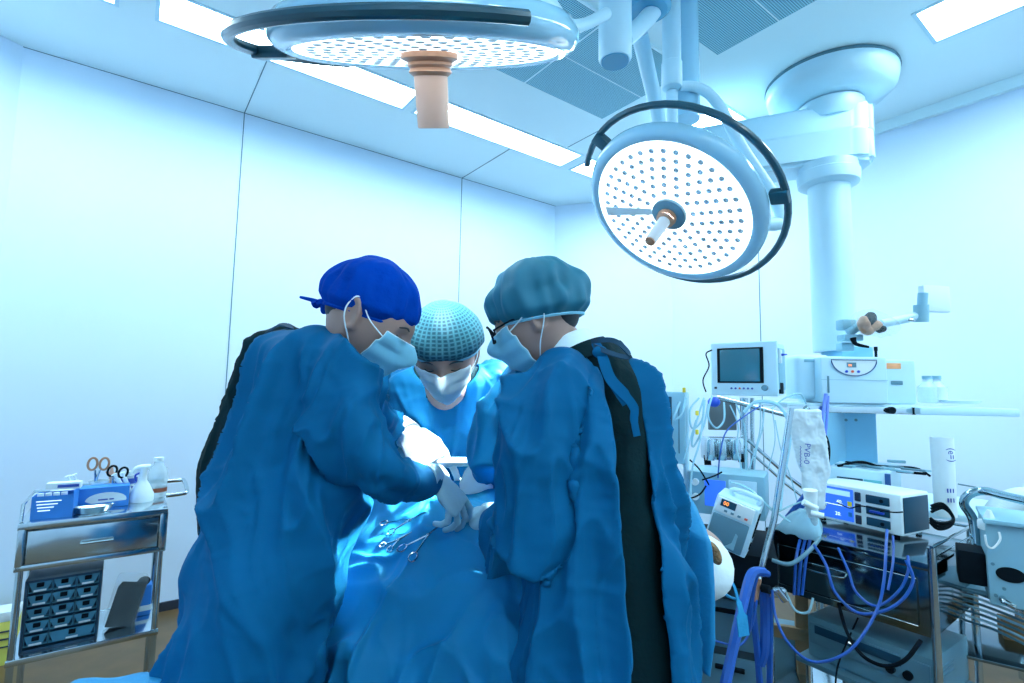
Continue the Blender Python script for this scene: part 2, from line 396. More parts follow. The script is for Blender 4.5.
for (x0, x1, y0, y1), tx in zip(holes, place_txt):
    t = thing('ceiling_light', 'recessed white ceiling light panel, '+tx, 'light', RM @ Vector(((x0+x1)/2, (y0+y1)/2, CZ)), RZ, 'ceiling light panels')
    a, b = (x1-x0)/2, (y1-y0)/2
    fr = MB(); th = .018
    for c, d in (((0, b-th/2, .02), (2*a, th, .05)), ((0, -b+th/2, .02), (2*a, th, .05)), ((a-th/2, 0, .02), (th, 2*b-2*th, .05)), ((-a+th/2, 0, .02), (th, 2*b-2*th, .05))): fr.box(c, d)
    sub(t, 'frame', fr, white_m)
    sub(t, 'diffuser', MB().box((0, 0, .035), (2*a-2*th, 2*b-2*th, .012)), panel_m)
for (x0, x1, y0, y1), tx in zip(vents, ['at the top edge', 'between the two surgical lamps']):
    t = thing('air_diffuser', 'perforated grey ceiling air vent panel, '+tx, 'vent', RM @ Vector(((x0+x1)/2, (y0+y1)/2, CZ-.012)), RZ, 'ceiling air vents')
    a, b = (x1-x0)/2, (y1-y0)/2
    fr = MB(); th = .014
    for c, d in (((0, b+th/2, .006), (2*a+2*th, th, .011)), ((0, -b-th/2, .006), (2*a+2*th, th, .011)), ((a+th/2, 0, .006), (th, 2*b, .011)), ((-a-th/2, 0, .006), (th, 2*b, .011)), ((0, 0, .002), (.008, 2*b, .005)), ((0, .004, .002), (2*a, .006, .005))): fr.box(c, d)
    sub(t, 'frame', fr, ceil_m)
    sub(t, 'perforated_plate', MB().box((0, 0, .005), (2*a, 2*b, .008)), vent_m)
# seams
k = 1
def trim(a, b, s=.006, m=None, nm=None):
    global k
    a = Vector(a); b = Vector(b); mb = MB(RM)
    mb.box((a+b)/2, (abs(b.x-a.x)+s, abs(b.y-a.y)+s, abs(b.z-a.z)+s)); o = struct(nm or 'trim_%d' % k, mb, m or seam_m); k += 1
for sx in (.453*K, 2.005*K):
    trim((sx, WY, 0), (sx, WY, CZ), .0055)
    trim((sx, 2.765*K+.003, CZ), (sx, WY, CZ), .0055)
trim((1.23*K, 2.10*K, CZ), (1.23*K, 2.50*K, CZ), .004)
trim((2.30*K, 2.12*K, CZ), (2.30*K, 2.5*K, CZ), .005)
trim((WX, 1.86*K, 0), (WX, 1.86*K, CZ), .006)
trim((pL[0], WY, CZ), (pA[0], WY, CZ), .006)
# cove along the right wall
mb = MB(RM); mb.box2((WX-.035, Y0, CZ-.07), (WX, pB[1], CZ)); struct('trim_20', mb, ceil_m)
def skirt(name, a, b):
    a = Vector((*a, 0)); b = Vector((*b, 0)); d = (b-a).normalized(); nn = Vector((-d.y, d.x, 0))*.014
    mb = MB(RM); vs = [a, b, b+nn, a+nn]; vs = vs+[v+Vector((0, 0, .05)) for v in vs]
    mb.raw(vs, [(0, 1, 5, 4), (1, 2, 6, 5), (2, 3, 7, 6), (3, 0, 4, 7), (3, 2, 1, 0), (4, 5, 6, 7)]); struct(name, mb, skirt_m)
for i, nm in enumerate(['baseboard_front', 'baseboard_right', 'baseboard_right_corner', 'baseboard_left', 'baseboard_left_corner', 'baseboard_behind']): skirt(nm, outline[i], outline[(i+1) % n])

# ------------------------------------------------------------------ surgical lamps
def led_head(t, m, rf, handle, arc, hr=.024, hl=.13, rr=.118):
    """lamp head in its own axes: beam along -z"""
    def S(): return MB(m)
    sub(t, 'housing', S().lathe([(rf, -.004), (rf+.012, -.010), (rf+.034, -.002), (rf+.046, .016), (rf+.046, .034), (rf+.030, .060), (rf-.05, .088), (.14, .108), (.11, .14), (0, .145)], seg=72, cap=False), lampw_m, angle=60)
    sub(t, 'led_face', S().lathe([(0, -.003), (rf+.002, -.003), (rf+.002, .0), (0, .0)], seg=72), led_m)
    spots = []
    for q, (r, c) in enumerate([(.092, 12), (.126, 17), (.160, 22), (.194, 27), (.228, 32), (.262, 37)]):
        for i in range(c):
            a = 2*PI*(i+.5*(q % 2))/c; spots.append((r*rf/.30*math.cos(a), r*rf/.30*math.sin(a)))
    spots.sort(key=lambda p: (m @ Vector((p[0], p[1], 0))).y)
    prof = [(.0105, 0), (.0105, -.0012), (.0080, -.0026), (.0055, -.001), (0, -.001)]
    one = MB(m.to_3x3().to_4x4()).lathe(prof, None, 10).mesh('led_lens'); one.materials.append(lens_m); one.shade_smooth()
    for x, y in spots[:100]:
        o = link('led_lens', one, t); o.location = m @ Vector((x, y, -.003))
    ln = S()
    for x, y in spots[100:]: ln.lathe(prof, T((x, y, -.003)), 10)
    o = sub(t, 'led_lens', ln, lens_m); o['kind'] = 'stuff'
    sub(t, 'hub', S().lathe([(.066, -.003), (.066, -.014), (.05, -.022), (0, -.022)], seg=32), grey_m if handle == 'frost' else copper_m)
    col = S().lathe([(hr+.012, -.02), (hr+.014, -.028), (hr+.008, -.034), (hr+.012, -.042), (hr+.002, -.05), (0, -.05)], seg=28)
    sub(t, 'collar', col, copper_m, label='copper coloured collar')
    if handle == 'frost':
        h = sub(t, 'sterile_handle', S().lathe([(hr, -.045), (hr*.9, -.045-hl*.9), (hr*.85, -.045-hl), (0, -.045-hl)], seg=28), frost_m)
        sub(h, 'handle_cap', S().lathe([(hr*.8, -.045-hl), (hr*.8, -.05-hl), (hr*.3, -.051-hl), (0, -.05-hl)], seg=24), copper_m)
    else:
        sub(t, 'sterile_handle', S().lathe([(hr*1.02, -.045), (hr*.98, -.045-hl*.97), (hr*.93, -.045-hl), (0, -.045-hl)], seg=36), tan_m, label='tan sterile handle cover')
    pts = [(math.cos(a)*(rf+rr), math.sin(a)*(rf+rr), .03+(.03 if rr < .1 else -.02)) for a in [math.radians(arc[0]+(arc[1]-arc[0])*i/40) for i in range(41)]]
    g = sub(t, 'bumper_rail', S().tube(pts, .0125, 10), bump_m)
    for fr in arc[2:]:
        a = math.radians(fr)
        c = Vector((math.cos(a), math.sin(a), 0)); mm = T(c*(rf+.045+rr*.3)+Vector((0, 0, .025+(.03 if rr < .1 else -.02)))) @ Matrix.Rotation(a, 4, 'Z')
        sub(g, 'rail_bracket', S().box((0, 0, 0), (.06 if rr < .1 else .09, .05, .028), .006, rot=mm), bump_m)
def axis_frame(c, d, xref):
    z = -d.normalized(); x = Vector(xref); x = (x-z*x.dot(z)).normalized(); y = z.cross(x)
    m = Matrix((x, y, z)).transposed().to_4x4(); m.translation = c; return m
mount = RM @ Vector((1.95*K, 1.02*K, 0)); 
# common ceiling post that both lamps swing on
tA = thing('surgical_lamp', 'big round surgical lamp at the top left, seen edge on, tan handle hanging down', 'surgical lamp', LAMP_A)
mA = inv(tA) @ axis_frame(LAMP_A, LAMP_A_DIR, (1, 0, 0))
led_head(tA, mA, .30, 'tan', (-58, -228, -185), hr=.039, hl=.118)
WA = inv(tA)
cardan = P(615, 30, 1.75)
sub(tA, 'yoke', MB(WA).tube([P(500, -18, 1.08), P(545, 5, 1.22), P(565, 26, 1.32), P(585, 24, 1.42), P(606, 14, 1.55)], [.03, .026, .02, .016, .018], 16, 6), white_m)
sub(tA, 'joint_cap', MB(WA).lathe([(0, -.012), (.050, -.012), (.056, 0), (.056, .10), (.056, .28), (0, .28)], T(P(615, 58, 1.75)), 36), white_m)
sub(tA, 'joint_face', MB(WA).lathe([(0, -.016), (.046, -.016), (.046, -.010), (0, -.010)], T(P(615, 58, 1.75)), 36), lampd_m)
sub(tA, 'swing_arm', MB(WA).tube([P(625, 40, 1.78), P(655, 8, 1.95), P(675, -40, 2.1)], [.028, .034, .036], 20, 5), white_m)
sub(tA, 'arm_cover', MB(WA).lathe([(.07, 0), (.085, .012), (.088, .10), (.088, .2), (0, .2)], T(P(648, 12, 1.92)), 32), lampd_m)

tB = thing('surgical_lamp', 'tilted round surgical lamp with glowing dotted face above the right surgeon', 'surgical lamp', LAMP_B)
mB = inv(tB) @ axis_frame(LAMP_B, LAMP_B_DIR, (1, 0, 0))
led_head(tB, mB, .30, 'frost', (178, 452, 200, 325), hr=.023, hl=.12, rr=.092)
WB = inv(tB)
fm = MB(mB); fm.prism([(-.275, -.02), (-.07, -.02), (-.07, .006), (-.275, .022)], .004, T((0, 0, -.0075)) @ Matrix.Rotation(math.radians(-28), 4, 'Z'))
sub(tB, 'indicator_strip', fm, cream_m)
top = P(676, 92, 1.95)
sub(tB, 'drop_tube', MB(WB).lathe([(.0, 0), (.036, 0), (.040, .006), (.040, .10), (.036, .104), (.036, .50), (0, .50)], T(P(672, 88, 2.02)), 32), white_m)
sub(tB, 'inner_tube', MB(WB).lathe([(.0, -.26), (.022, -.26), (.022, 0), (0, 0)], T(P(672, 92, 2.04)), 20), white_m)
sub(tB, 'yoke', MB(WB).tube([P(680, 86, 2.02), P(699, 88, 2.03), P(718, 104, 2.04), P(742, 148, 2.05), P(770, 190, 2.06), P(780, 212, 2.06), P(780, 226, 2.05)], [.018, .021, .023, .023, .022], 16, 6), white_m)
sub(tB, 'pivot', MB(WB).tube([P(742, 224, 2.02), P(776, 224, 2.05), P(783, 224, 2.055)], [.026, .027, .022], 20), white_m)
sub(tB, 'spring_arm', MB(WB).tube([P(640, 36, 2.15), P(657, 110, 2.35), P(664, 150, 2.45)], [.034, .032, .03], 16), white_m)
post = thing('lamp_mounting_post', 'white ceiling post at the top edge that the surgical lamps hang from', 'mounting post', P(684, -30, 2.15))
post.location.z = 2.45
sub(post, 'column', MB().lathe([(.0, 0), (.055, 0), (.055, CZ-2.45-.05), (0, CZ-2.45-.05)], seg=32), lampw_m)
sub(post, 'ceiling_flange', MB().lathe([(0, CZ-2.45-.05), (.16, CZ-2.45-.05), (.17, CZ-2.45-.02), (.17, CZ-2.45-.001), (0, CZ-2.45-.001)], seg=40), lampw_m)

# ------------------------------------------------------------------ ceiling pendant
D0 = Zp(829, 82, CZ)
pend = thing('ceiling_pendant', 'white ceiling supply column with round ceiling disc and two folded horizontal arms', 'equipment column', (D0.x, D0.y, CZ))
WP = inv(pend)
sub(pend, 'ceiling_disc', MB().lathe([(.0, -.15), (.20, -.15), (.215, -.145), (.29, -.12), (.325, -.085), (.335, -.04), (.335, -.014), (.32, -.012), (.32, 0), (0, 0)], seg=72), white_m, angle=50)
sub(pend, 'disc_gap', MB().lathe([(.337, -.020), (.339, -.012), (.337, -.002), (.3, -.002), (.3, -.020)], seg=72), seam_m)
sub(pend, 'swivel_hub', MB().lathe([(0, -.26), (.15, -.26), (.17, -.22), (.17, -.16), (0, -.16)], seg=48), white_m)
adir = Vector((-.92, .39, 0)).normalized(); aside = Vector((.39, .92, 0))
def armbox(z, L, h, wd, base, nm):
    """rounded beam with a rounded near end"""
    ang = math.atan2(adir.y, adir.x); mb = MB(WP @ T((base.x, base.y, z)) @ Matrix.Rotation(ang, 4, 'Z'))
    prof = [(-.14, -wd*.35), (-.17, 0), (-.14, wd*.35), (-.05, wd/2), (L, wd/2*.85), (L+.1, 0), (L, -wd/2*.85), (-.05, -wd/2)]
    bm = bmesh.new(); vs = [bm.verts.new((x, y, 0)) for x, y in prof]; f = bm.faces.new(vs)
    r = bmesh.ops.extrude_face_region(bm, geom=[f]); 
    for v in r['geom']:
        if isinstance(v, bmesh.types.BMVert): v.co.z += h
    bmesh.ops.recalc_face_normals(bm, faces=bm.faces[:])
    bmesh.ops.bevel(bm, geom=bm.edges[:], offset=.022, segments=3, affect='EDGES'); mb.bm(bm); return sub(pend, nm, mb, white_m)
c2 = P(828, 175, 2.78)
D1 = Vector((D0.x+.03, D0.y-.03, 0)); D2 = Vector((c2.x+.06, c2.y, 0))
zt = P(868, 96, 2.80).z; zb = P(868, 166, 2.75).z; hm = (zt-zb)
armbox(zb+hm*.54, .95, hm*.46, .24, D1, 'upper_arm')
armbox(zb, .95, hm*.46, .24, D2, 'lower_arm')
sub(pend, 'arm_joint', MB(WP).cyl(D1+adir*.95+Vector((0, 0, zb+.02)), D1+adir*.95+Vector((0, 0, zt-.02)), .1, 32), white_m)
zc = P(828, 166, 2.78).z
sub(pend, 'column_collar', MB(WP).lathe([(0, -.12), (.12, -.12), (.145, -.105), (.150, -.07), (.150, -.045), (.142, -.04), (.142, 0), (0, 0)], T((c2.x, c2.y, zc)), 48), white_m)
zlo = P(828, 353, 2.78).z
sub(pend, 'column', MB(WP).lathe([(0, 0), (.100, 0), (.100, zc-.11-zlo), (0, zc-.11-zlo)], T((c2.x, c2.y, zlo)), 40), white_m)
sub(pend, 'service_head', MB(WP).box2((c2.x-.04, c2.y-.12, P(850, 488, 2.6).z), (c2.x+.12, c2.y+.06, zlo+.02), .012), lblue_m)

# ------------------------------------------------------------------ people
def headm(c, fwd, up):
    """head frame: local y looks ahead, local z is the crown"""
    y = Vector(fwd).normalized(); z = Vector(up); z = (z-y*z.dot(y)).normalized(); x = y.cross(z)
    m = Matrix((x, y, z)).transposed().to_4x4(); m.translation = Vector(c); return m
def g2(a, b, s): return math.exp(-((a*a)+(b*b))/(s*s))
def skull(u):
    """point of the head surface in unit direction u, head frame, metres"""
    x, y, z = u
    X = .077*x; Y = .098*y; Z = .120*z
    if z < 0:
        X *= 1-.30*(-z)**1.6
        if y < 0: Y *= 1-.38*(-z)
        else: Y += .012*(-z)*y
    else: X *= 1-.05*z
    if y > 0:
        Y += .026*g2(x/.16, (z+.22)/.17, 1)*y + .012*g2(x/.12, (z+.05)/.2, 1)      # nose
        Y -= .011*(g2((x-.38)/.2, (z-.02)/.15, 1)+g2((x+.38)/.2, (z-.02)/.15, 1))  # sockets
        Y += .005*g2(x/.6, (z-.24)/.1, 1)
        Y += .006*g2(x/.26, (z+.52)/.07, 1) + .005*g2(x/.22, (z+.63)/.06, 1)       # lips
        Y += .010*g2(x/.25, (z+.86)/.16, 1)                                        # chin
        Y *= 1-.10*abs(x)*(1 if z < -.2 else 0)
    return Vector((X, Y, Z))
def sphere_dirs(nu, nv):
    return [[Vector((math.cos(2*PI*i/nu)*math.sin(PI*j/nv), math.sin(2*PI*i/nu)*math.sin(PI*j/nv), math.cos(PI*j/nv))) for i in range(nu)] for j in range(nv+1)]
def add_skull(mb, m, nu=56, nv=44):
    vs = []; fs = []
    for j, row in enumerate(sphere_dirs(nu, nv)):
        for u in row: vs.append(m @ skull(u))
    for j in range(nv):
        for i in range(nu): fs.append((j*nu+i, (j+1)*nu+i, (j+1)*nu+(i+1) % nu, j*nu+(i+1) % nu))
    mb.raw(vs, fs)
def add_ears(mb, m):
    for s in (-1, 1):
        e = m @ T((s*.076, -.010, -.005)) @ rotm((.15, s*.25, s*-.35))
        pts = [Vector((s*.006, .013*math.cos(a)*1.15-.004, .031*math.sin(a))) for a in [2*PI*i/14 for i in range(14)]]
        mb.tube([e @ p for p in pts], .0055, 8, closed=True)
        mb.sph(e @ Vector((s*.001, -.002, -.003)), (.006, .014, .024), e.to_3x3().to_4x4(), 12, 10)
        mb.sph(e @ Vector((s*.003, .004, -.027)), (.006, .008, .009), e.to_3x3().to_4x4(), 10, 8)
def capmesh(m, rx, ry, rz, c, cut, puff, folds, seed, knit=False, tilt=0):
    """elastic cap: dome of real pleats gathered into a band; cut = band height in the dome's own axes"""
    nu, nv = 120, 46; vs = []; fs = []; uv = []
    zmin = cut
    for j in range(nv+1):
        a = (PI*.5 - math.asin(zmin))*j/nv
        for i in range(nu):
            q = 2*PI*i/nu; s_ = math.sin(a); d = Vector((math.cos(q)*s_, math.sin(q)*s_, math.cos(a)))
            g = j/nv
            k = 1 + folds*(g**.7)*(.6*ridge(noise.noise(Vector((math.cos(q)*2.6, math.sin(q)*2.6, seed+d.z*1.1)))) + .4*math.sin(q*17+4*noise.noise(Vector((d.x*2, d.y*2, seed)))) * g)
            k += folds*1.1*noise.noise(d*2.4+Vector((seed, 3, 1)))
            kz = 1+puff*math.sin(min(1, g)*PI)*.5
            k = 1+(k-1)*(1-.7*g**6)
            if g > .9: k *= 1-.13*(g-.9)/.1
            p = Vector((d.x*rx*k*kz, d.y*ry*k*kz, d.z*rz*(1+.4*(k-1))))+Vector(c)
            vs.append(m @ p)
    for j in range(nv):
        for i in range(nu): fs.append((j*nu+i, (j+1)*nu+i, (j+1)*nu+(i+1) % nu, j*nu+(i+1) % nu))
    return vs, fs, nu, nv
def build_cap(name, parent, mw, material, rx=.098, ry=.122, rz=.115, c=(0, -.008, .028), cut=-.30, puff=.12, folds=.05, seed=1, tilt=.22, label=None):
    m = mw @ Matrix.Rotation(tilt, 4, 'X')
    vs, fs, nu, nv = capmesh(m, rx, ry, rz, c, cut, puff, folds, seed)
    mb = MB(); mb.raw(vs, fs); me = mb.mesh(name); me.materials.append(material); me.shade_smooth()
    uvl = me.uv_layers.new(name='UVMap')
    for p in me.polygons:
        for li in p.loop_indices:
            vi = me.loops[li].vertex_index; j, i = divmod(vi, nu)
            ii = i if not (i == 0 and max(me.loops[l].vertex_index % nu for l in p.loop_indices) == nu-1) else nu
            uvl.data[li].uv = (ii/nu*2.5, j/nv)
    o = link(name, me, parent, label)
    so = o.modifiers.new('thickness', 'SOLIDIFY'); so.thickness = .0012
    b = MB(); rr = math.sqrt(max(0, 1-cut*cut))
    b.tube([vs[nv*nu+i] for i in range(0, nu, 2)], .0042, 6, closed=True)
    sub(o, 'elastic_band', b, MT['mask_blue'] if material.name != 'royal_blue_cotton' else band_m)
    return o
def build_mask(parent, mw, material, off=.007, seed=0, lift=0.0):
    """pleated mask wrapped over nose, cheeks and chin"""
    nu, nv = 40, 30; mb = MB(mw); vs = []; fs = []
    for j in range(nv+1):
        t = j/nv; el = math.radians(1-66*t+lift)
        for i in range(nu+1):
            az = (i/nu*2-1); wd = math.radians(60 - 6*abs(t-.5)*2)
            a = az*wd; z = math.sin(el)
            u = Vector((math.sin(a)*math.cos(el), math.cos(a)*math.cos(el), z)).normalized()
            p = skull(u)
            bulge = .012*(1-az*az)*math.sin(t*PI)
            pl = .0016*math.sin(t*PI*7)
            if abs(az) < .35 and t < .3: pass
            base = Vector((0, 1, -.1)).normalized()
            q = p + u*(off+pl) + base*bulge
            # bridge the hollow between nose tip and chin
            q.y = max(q.y, (.105-.035*t)*math.cos(a)**1.4*(1 if t < .9 else .97))
            vs.append(q)
    for j in range(nv):
        for i in range(nu): fs.append((j*(nu+1)+i, j*(nu+1)+i+1, (j+1)*(nu+1)+i+1, (j+1)*(nu+1)+i))
    mb.raw(vs, fs); o = sub(parent, 'face_mask', mb, material, angle=60)
    so = o.modifiers.new('thickness', 'SOLIDIFY'); so.thickness = .0015; so.offset = 1
    for s in (0, nu):
        a = vs[3*(nu+1)+s]; b = vs[(nv-3)*(nu+1)+s]; sg = -1 if s == 0 else 1
        mid = Vector((sg*.086, -.020, .008))
        sub(o, 'ear_loop', MB(mw).tube([a, (a*.5+mid*.5)+Vector((sg*.006, 0, .004)), mid+Vector((0, 0, .02)), mid+Vector((0, -.012, 0)), mid+Vector((0, -.004, -.03)), (b*.55+mid*.45)+Vector((sg*.004, 0, -.008)), b], .0016, 6, 6), maskw_m)
    e = MB(mw); e.tube([vs[i]+Vector((0, .001, 0)) for i in range(nu+1)], .0014, 6)
    e.tube([vs[nv*(nu+1)+i]+Vector((0, .001, 0)) for i in range(nu+1)], .0014, 6)
    for s in (0, nu): e.tube([vs[j*(nu+1)+s] for j in range(nv+1)], .0014, 6)
    sub(o, 'mask_edging', e, maskw_m)
    return o
def slabs(mb, levels, seg=40, ex=2.4):
    """closed volume from level cuts: (y pixel, left pixel, right pixel, depth, half depth[, shift right-side depth])"""
    vs = []; n = len(levels)
    for L in levels:
        y, xl, xr, d, hd = L[:5]; sk = L[5] if len(L) > 5 else 0
        a = P(xl, y, d); b = P(xr, y, d); c = (a+b)/2; hw = (b-a).length/2
        for k in range(seg):
            q = 2*PI*k/seg; cx = math.copysign(abs(math.cos(q))**(2/ex), math.cos(q)); cy = math.copysign(abs(math.sin(q))**(2/ex), math.sin(q))
            vs.append(Vector((c.x+cx*hw, c.y+cy*hd+cx*sk, c.z)))
    fs = [tuple(range(seg))[::-1], tuple((n-1)*seg+k for k in range(seg))]
    for i in range(n-1):
        for k in range(seg): fs.append((i*seg+k, i*seg+(k+1) % seg, (i+1)*seg+(k+1) % seg, (i+1)*seg+k))
    mb.raw(vs, fs)
def dens(levels, k=3):
    """smooth the level list"""
    out = []; n = len(levels); L = [tuple(l)+(0,)*(6-len(l)) for l in levels]
    for i in range(n-1):
        for j in range(k):
            t = j/k; p = [L[max(0, i-1)], L[i], L[i+1], L[min(n-1, i+2)]]
            out.append(tuple(.5*(2*p[1][m] + (p[2][m]-p[0][m])*t + (2*p[0][m]-5*p[1][m]+4*p[2][m]-p[3][m])*t*t + (3*p[1][m]-p[0][m]-3*p[2][m]+p[3][m])*t**3) for m in range(6)))
    out.append(L[-1]); return out
def limb(mb, pts, seg=20):
    """(x pixel, y pixel, depth, radius m) chain"""
    pp = [P(a, b, c) for a, b, c, r in pts]
    q = spline(pp, 4); rs = [r for *_, r in pts]
    rr = []
    for i in range(len(pts)-1):
        for k in range(4): rr.append(rs[i]*(1-k/4)+rs[i+1]*k/4)
    rr.append(rs[-1]); mb.tube(q, rr, seg)
    mb.sph(q[0], rs[0]*.98); mb.sph(q[-1], rs[-1]*.9)
def cloth(amp, seed, vert=1.0, freq=8.0, crump=.35, calm=()):
    """hanging folds plus small creases; stretched along z by vert"""
    S = Vector((seed*3.1, seed*1.7, seed*.9))
    calm = [(P(*c[:3]), c[3]) for c in calm]
    def fn(p):
        k = 1
        for c, r in calm: k = min(k, max(0, (p-c).length/r-.55)/.45)
        return fn0(p)*min(1, k) if k > 0 else 0
    def fn0(p):
        wpx = noise.noise_vector(p*2.2+S)*.10
        q = p+wpx
        a = ridge(noise.noise(Vector((q.x*freq, q.y*freq, q.z*freq*.11*vert))+S))
        b = ridge(noise.noise(Vector((q.x*freq*2.3, q.y*freq*2.3, q.z*freq*.55*vert))+S*2))
        c = ridge(noise.noise(q*13+S*3)); e = noise.noise(p*3+S)
        c2 = ridge(noise.noise(Vector((q.x*9, q.y*9, q.z*26))+S*4))
        a = a*a; b = b*b
        k1 = noise.noise(Vector((q.x*freq*1.1, q.y*freq*1.1, q.z*freq*.30*vert))+S*5)/.07; k2 = noise.noise(q*6.5+S*6)/.06
        cr = math.exp(-k1*k1)*.0055 + math.exp(-k2*k2)*.004*(.5+max(0, e)*2)
        return cr + amp*(2.3*(a-.35)+1.1*(b-.35)*(.7+e)) + amp*crump*((c-.5)*.45+(c2-.5)*.45)*(.6+.8*e)
    return fn
def person(name, label, base): return thing(name, label, 'person', base)
def fuse(parent, name, mb, vox, m, smooth=4, fn=None, cut=None, solid=0, label=None):
    me = remesh(mb, vox, smooth)
    if fn: displace(me, fn)
    if cut:
        bm = bmesh.new(); bm.from_mesh(me)
        dl = [f for f in bm.faces if cut(f.calc_center_median(), f.normal)]
        bmesh.ops.delete(bm, geom=dl, context='FACES')
        seen = set(); loose = []
        for f0 in bm.faces:
            if f0 in seen: continue
            comp = [f0]; seen.add(f0); stack = [f0]
            while stack:
                g_ = stack.pop()
                for e_ in g_.edges:
                    for h_ in e_.link_faces:
                        if h_ not in seen: seen.add(h_); comp.append(h_); stack.append(h_)
            if len(comp) < 1500: loose += comp
        if loose: bmesh.ops.delete(bm, geom=loose, context='FACES')

        for it in range(25):
            bd = [v for v in bm.verts if v.is_boundary]; nw = []
            for v in bd:
                nb = [e.other_vert(v).co for e in v.link_edges if e.is_boundary]
                nw.append(v.co*.4 + (nb[0]+nb[1])*.3 if len(nb) == 2 else v.co.copy())
            for v, c_ in zip(bd, nw): v.co = c_
        bm.to_mesh(me); bm.free()
    me.transform(inv(parent)); me.materials.append(m)
    me.shade_smooth()
    o = link(name, me, parent, label)
    if solid:
        s = o.modifiers.new('thickness', 'SOLIDIFY'); s.thickness = solid; s.offset = -1
    return o
def hand(parent, wrist, fwd, back, side, curls, material, spread=1.0, thumb=(.6, .5), label=None, L=1.0, cuff=None):
    """gloved hand: palm, four separate fingers and a thumb from the palm's side.
       fwd = palm to fingertips, back = out of the back of the hand; side = +1 thumb on the right seen from the back with fingers up, else -1"""
    y = Vector(fwd).normalized(); z = Vector(back); z = (z-y*z.dot(y)).normalized(); x = y.cross(z)
    m = Matrix((x, y, z)).transposed().to_4x4(); m.translation = Vector(wrist)
    mb = MB(m)
    palm = [(0, -.02, .024, .020), (0, .015, .029, .019), (0, .045, .038, .017), (0, .078, .040, .014), (0, .090, .036, .011)]
    vs = []; fs = []; sg = 20
    for cx, cy, hw, ht in palm:
        for k in range(sg):
            q = 2*PI*k/sg; vs.append(Vector((cx+math.copysign(abs(math.cos(q))**.8, math.cos(q))*hw*L, cy*L, math.sin(q)*ht*L)))
    for i in range(len(palm)-1):
        for k in range(sg): fs.append((i*sg+k, i*sg+(k+1) % sg, (i+1)*sg+(k+1) % sg, (i+1)*sg+k))
    fs += [tuple(range(sg))[::-1], tuple((len(palm)-1)*sg+k for k in range(sg))]
    mb.raw(vs, fs)
    lens = [(.041, .026, .020), (.045, .029, .021), (.042, .027, .020), (.033, .021, .018)]
    tips = []
    for i in range(4):
        bx = side*(.0320-.0212*i)*L; by = (.082 - .0035*(i-1)**2)*L; p = Vector((bx, by, 0))
        az = side*(.16-.10*i)*spread; el = 0; pts = [p-Vector((0, .012*L, 0)), p]
        for kk, ln in enumerate(lens[i]):
            el += curls[i][kk]
            p = p+Vector((math.sin(az)*math.cos(el), math.cos(az)*math.cos(el), -math.sin(el)))*ln*L; pts.append(p)
        mb.tube(pts, [.0088*L, .0086*L, .0080*L, .0074*L, .0064*L], 12); 
        for q, r in zip(pts[1:], (.0090, .0084, .0077, .0067)): mb.sph(q, r*L, None, 12, 8)
        tips.append(m @ p)
    p = Vector((side*.026*L, .018*L, -.006*L)); pts = [p]
    d = Vector((side*math.cos(thumb[0]), math.sin(thumb[0])+.15, -thumb[1])).normalized(); p = p+d*.040*L; pts.append(p)
    d = (d+Vector((-side*.35, .45, -.25*thumb[1]))).normalized(); p = p+d*.032*L; pts.append(p)
    d = (d+Vector((-side*.30, .25, -.25*thumb[1]))).normalized(); p = p+d*.026*L; pts.append(p)
    mb.tube(pts, [.0155*L, .0125*L, .0105*L, .0080*L], 12)
    for q, r in zip(pts, (.0155, .0128, .0108, .0085)): mb.sph(q, r*L, None, 12, 8)
    if cuff is not None:
        mb.tube([Vector((0, -.015, 0)), m.inverted() @ Vector(cuff)], [.028, .033], 18)
    me = remesh(mb, .0022, 2); displace(me, lambda q: .0009*ridge(noise.noise(q*60)))
    me.transform(inv(parent)); me.materials.append(material); me.shade_smooth()
    return link('glove', me, parent, label), tips

# ---- left surgeon: royal blue cap, seen from behind his right shoulder
LB = Vector((P(248, 600, 1.12).x, P(248, 600, 1.12).y, 0))
sL = person('surgeon', 'surgeon on the left in royal blue cloth cap and long blue gown, bending', LB)
HL = headm(P(369, 317, 1.13), (.86, .10, -.58), (.50, -.02, .86))
mb = MB(); add_skull(mb, HL); add_ears(mb, HL)
limb(mb, [(362, 330, 1.18, .052), (345, 345, 1.19, .060), (325, 370, 1.2, .085)])
slabs(mb, dens([(362, 285, 345, 1.19, .06), (400, 262, 345, 1.18, .09), (470, 235, 335, 1.15, .10), (540, 215, 325, 1.12, .11), (600, 205, 320, 1.1, .11), (660, 200, 300, 1.08, .11)]))
for dx in (-.09, .09):
    h = P(250, 640, 1.10); mb.tube([h+Vector((dx*.6, dx*.3, .05)), Vector((LB.x+dx, LB.y+dx*.6, .45)), Vector((LB.x+dx*1.1, LB.y+dx*.6, .09))], [.055, .050, .042], 16)
    mb.sph(Vector((LB.x+dx*1.1+.05, LB.y+dx*.6+.02, .045)), (.13, .05, .045))
limb(mb, [(330, 375, 1.12, .045), (380, 470, 1.08, .028), (435, 484, 1.235, .024)])
limb(mb, [(345, 370, 1.32, .045), (374, 418, 1.38, .026), (394, 448, 1.50, .020)])
fuse(sL, 'body', mb, .0045, skin_m, 3)
mb = MB()
slabs(mb, dens([(332, 286, 330, 1.19, .05), (346, 272, 350, 1.19, .12), (366, 268, 360, 1.19, .15), (400, 261, 364, 1.18, .165), (450, 243, 360, 1.16, .165), (500, 222, 354, 1.13, .165), (560, 204, 340, 1.10, .17), (620, 192, 318, 1.08, .175), (683, 181, 298, 1.06, .18), (760, 165, 288, 1.04, .19), (860, 130, 285, 1.03, .19)], 4))
limb(mb, [(316, 355, 1.11, .068), (332, 380, 1.07, .076), (350, 420, 1.04, .074), (368, 456, 1.04, .068), (386, 474, 1.06, .056)])
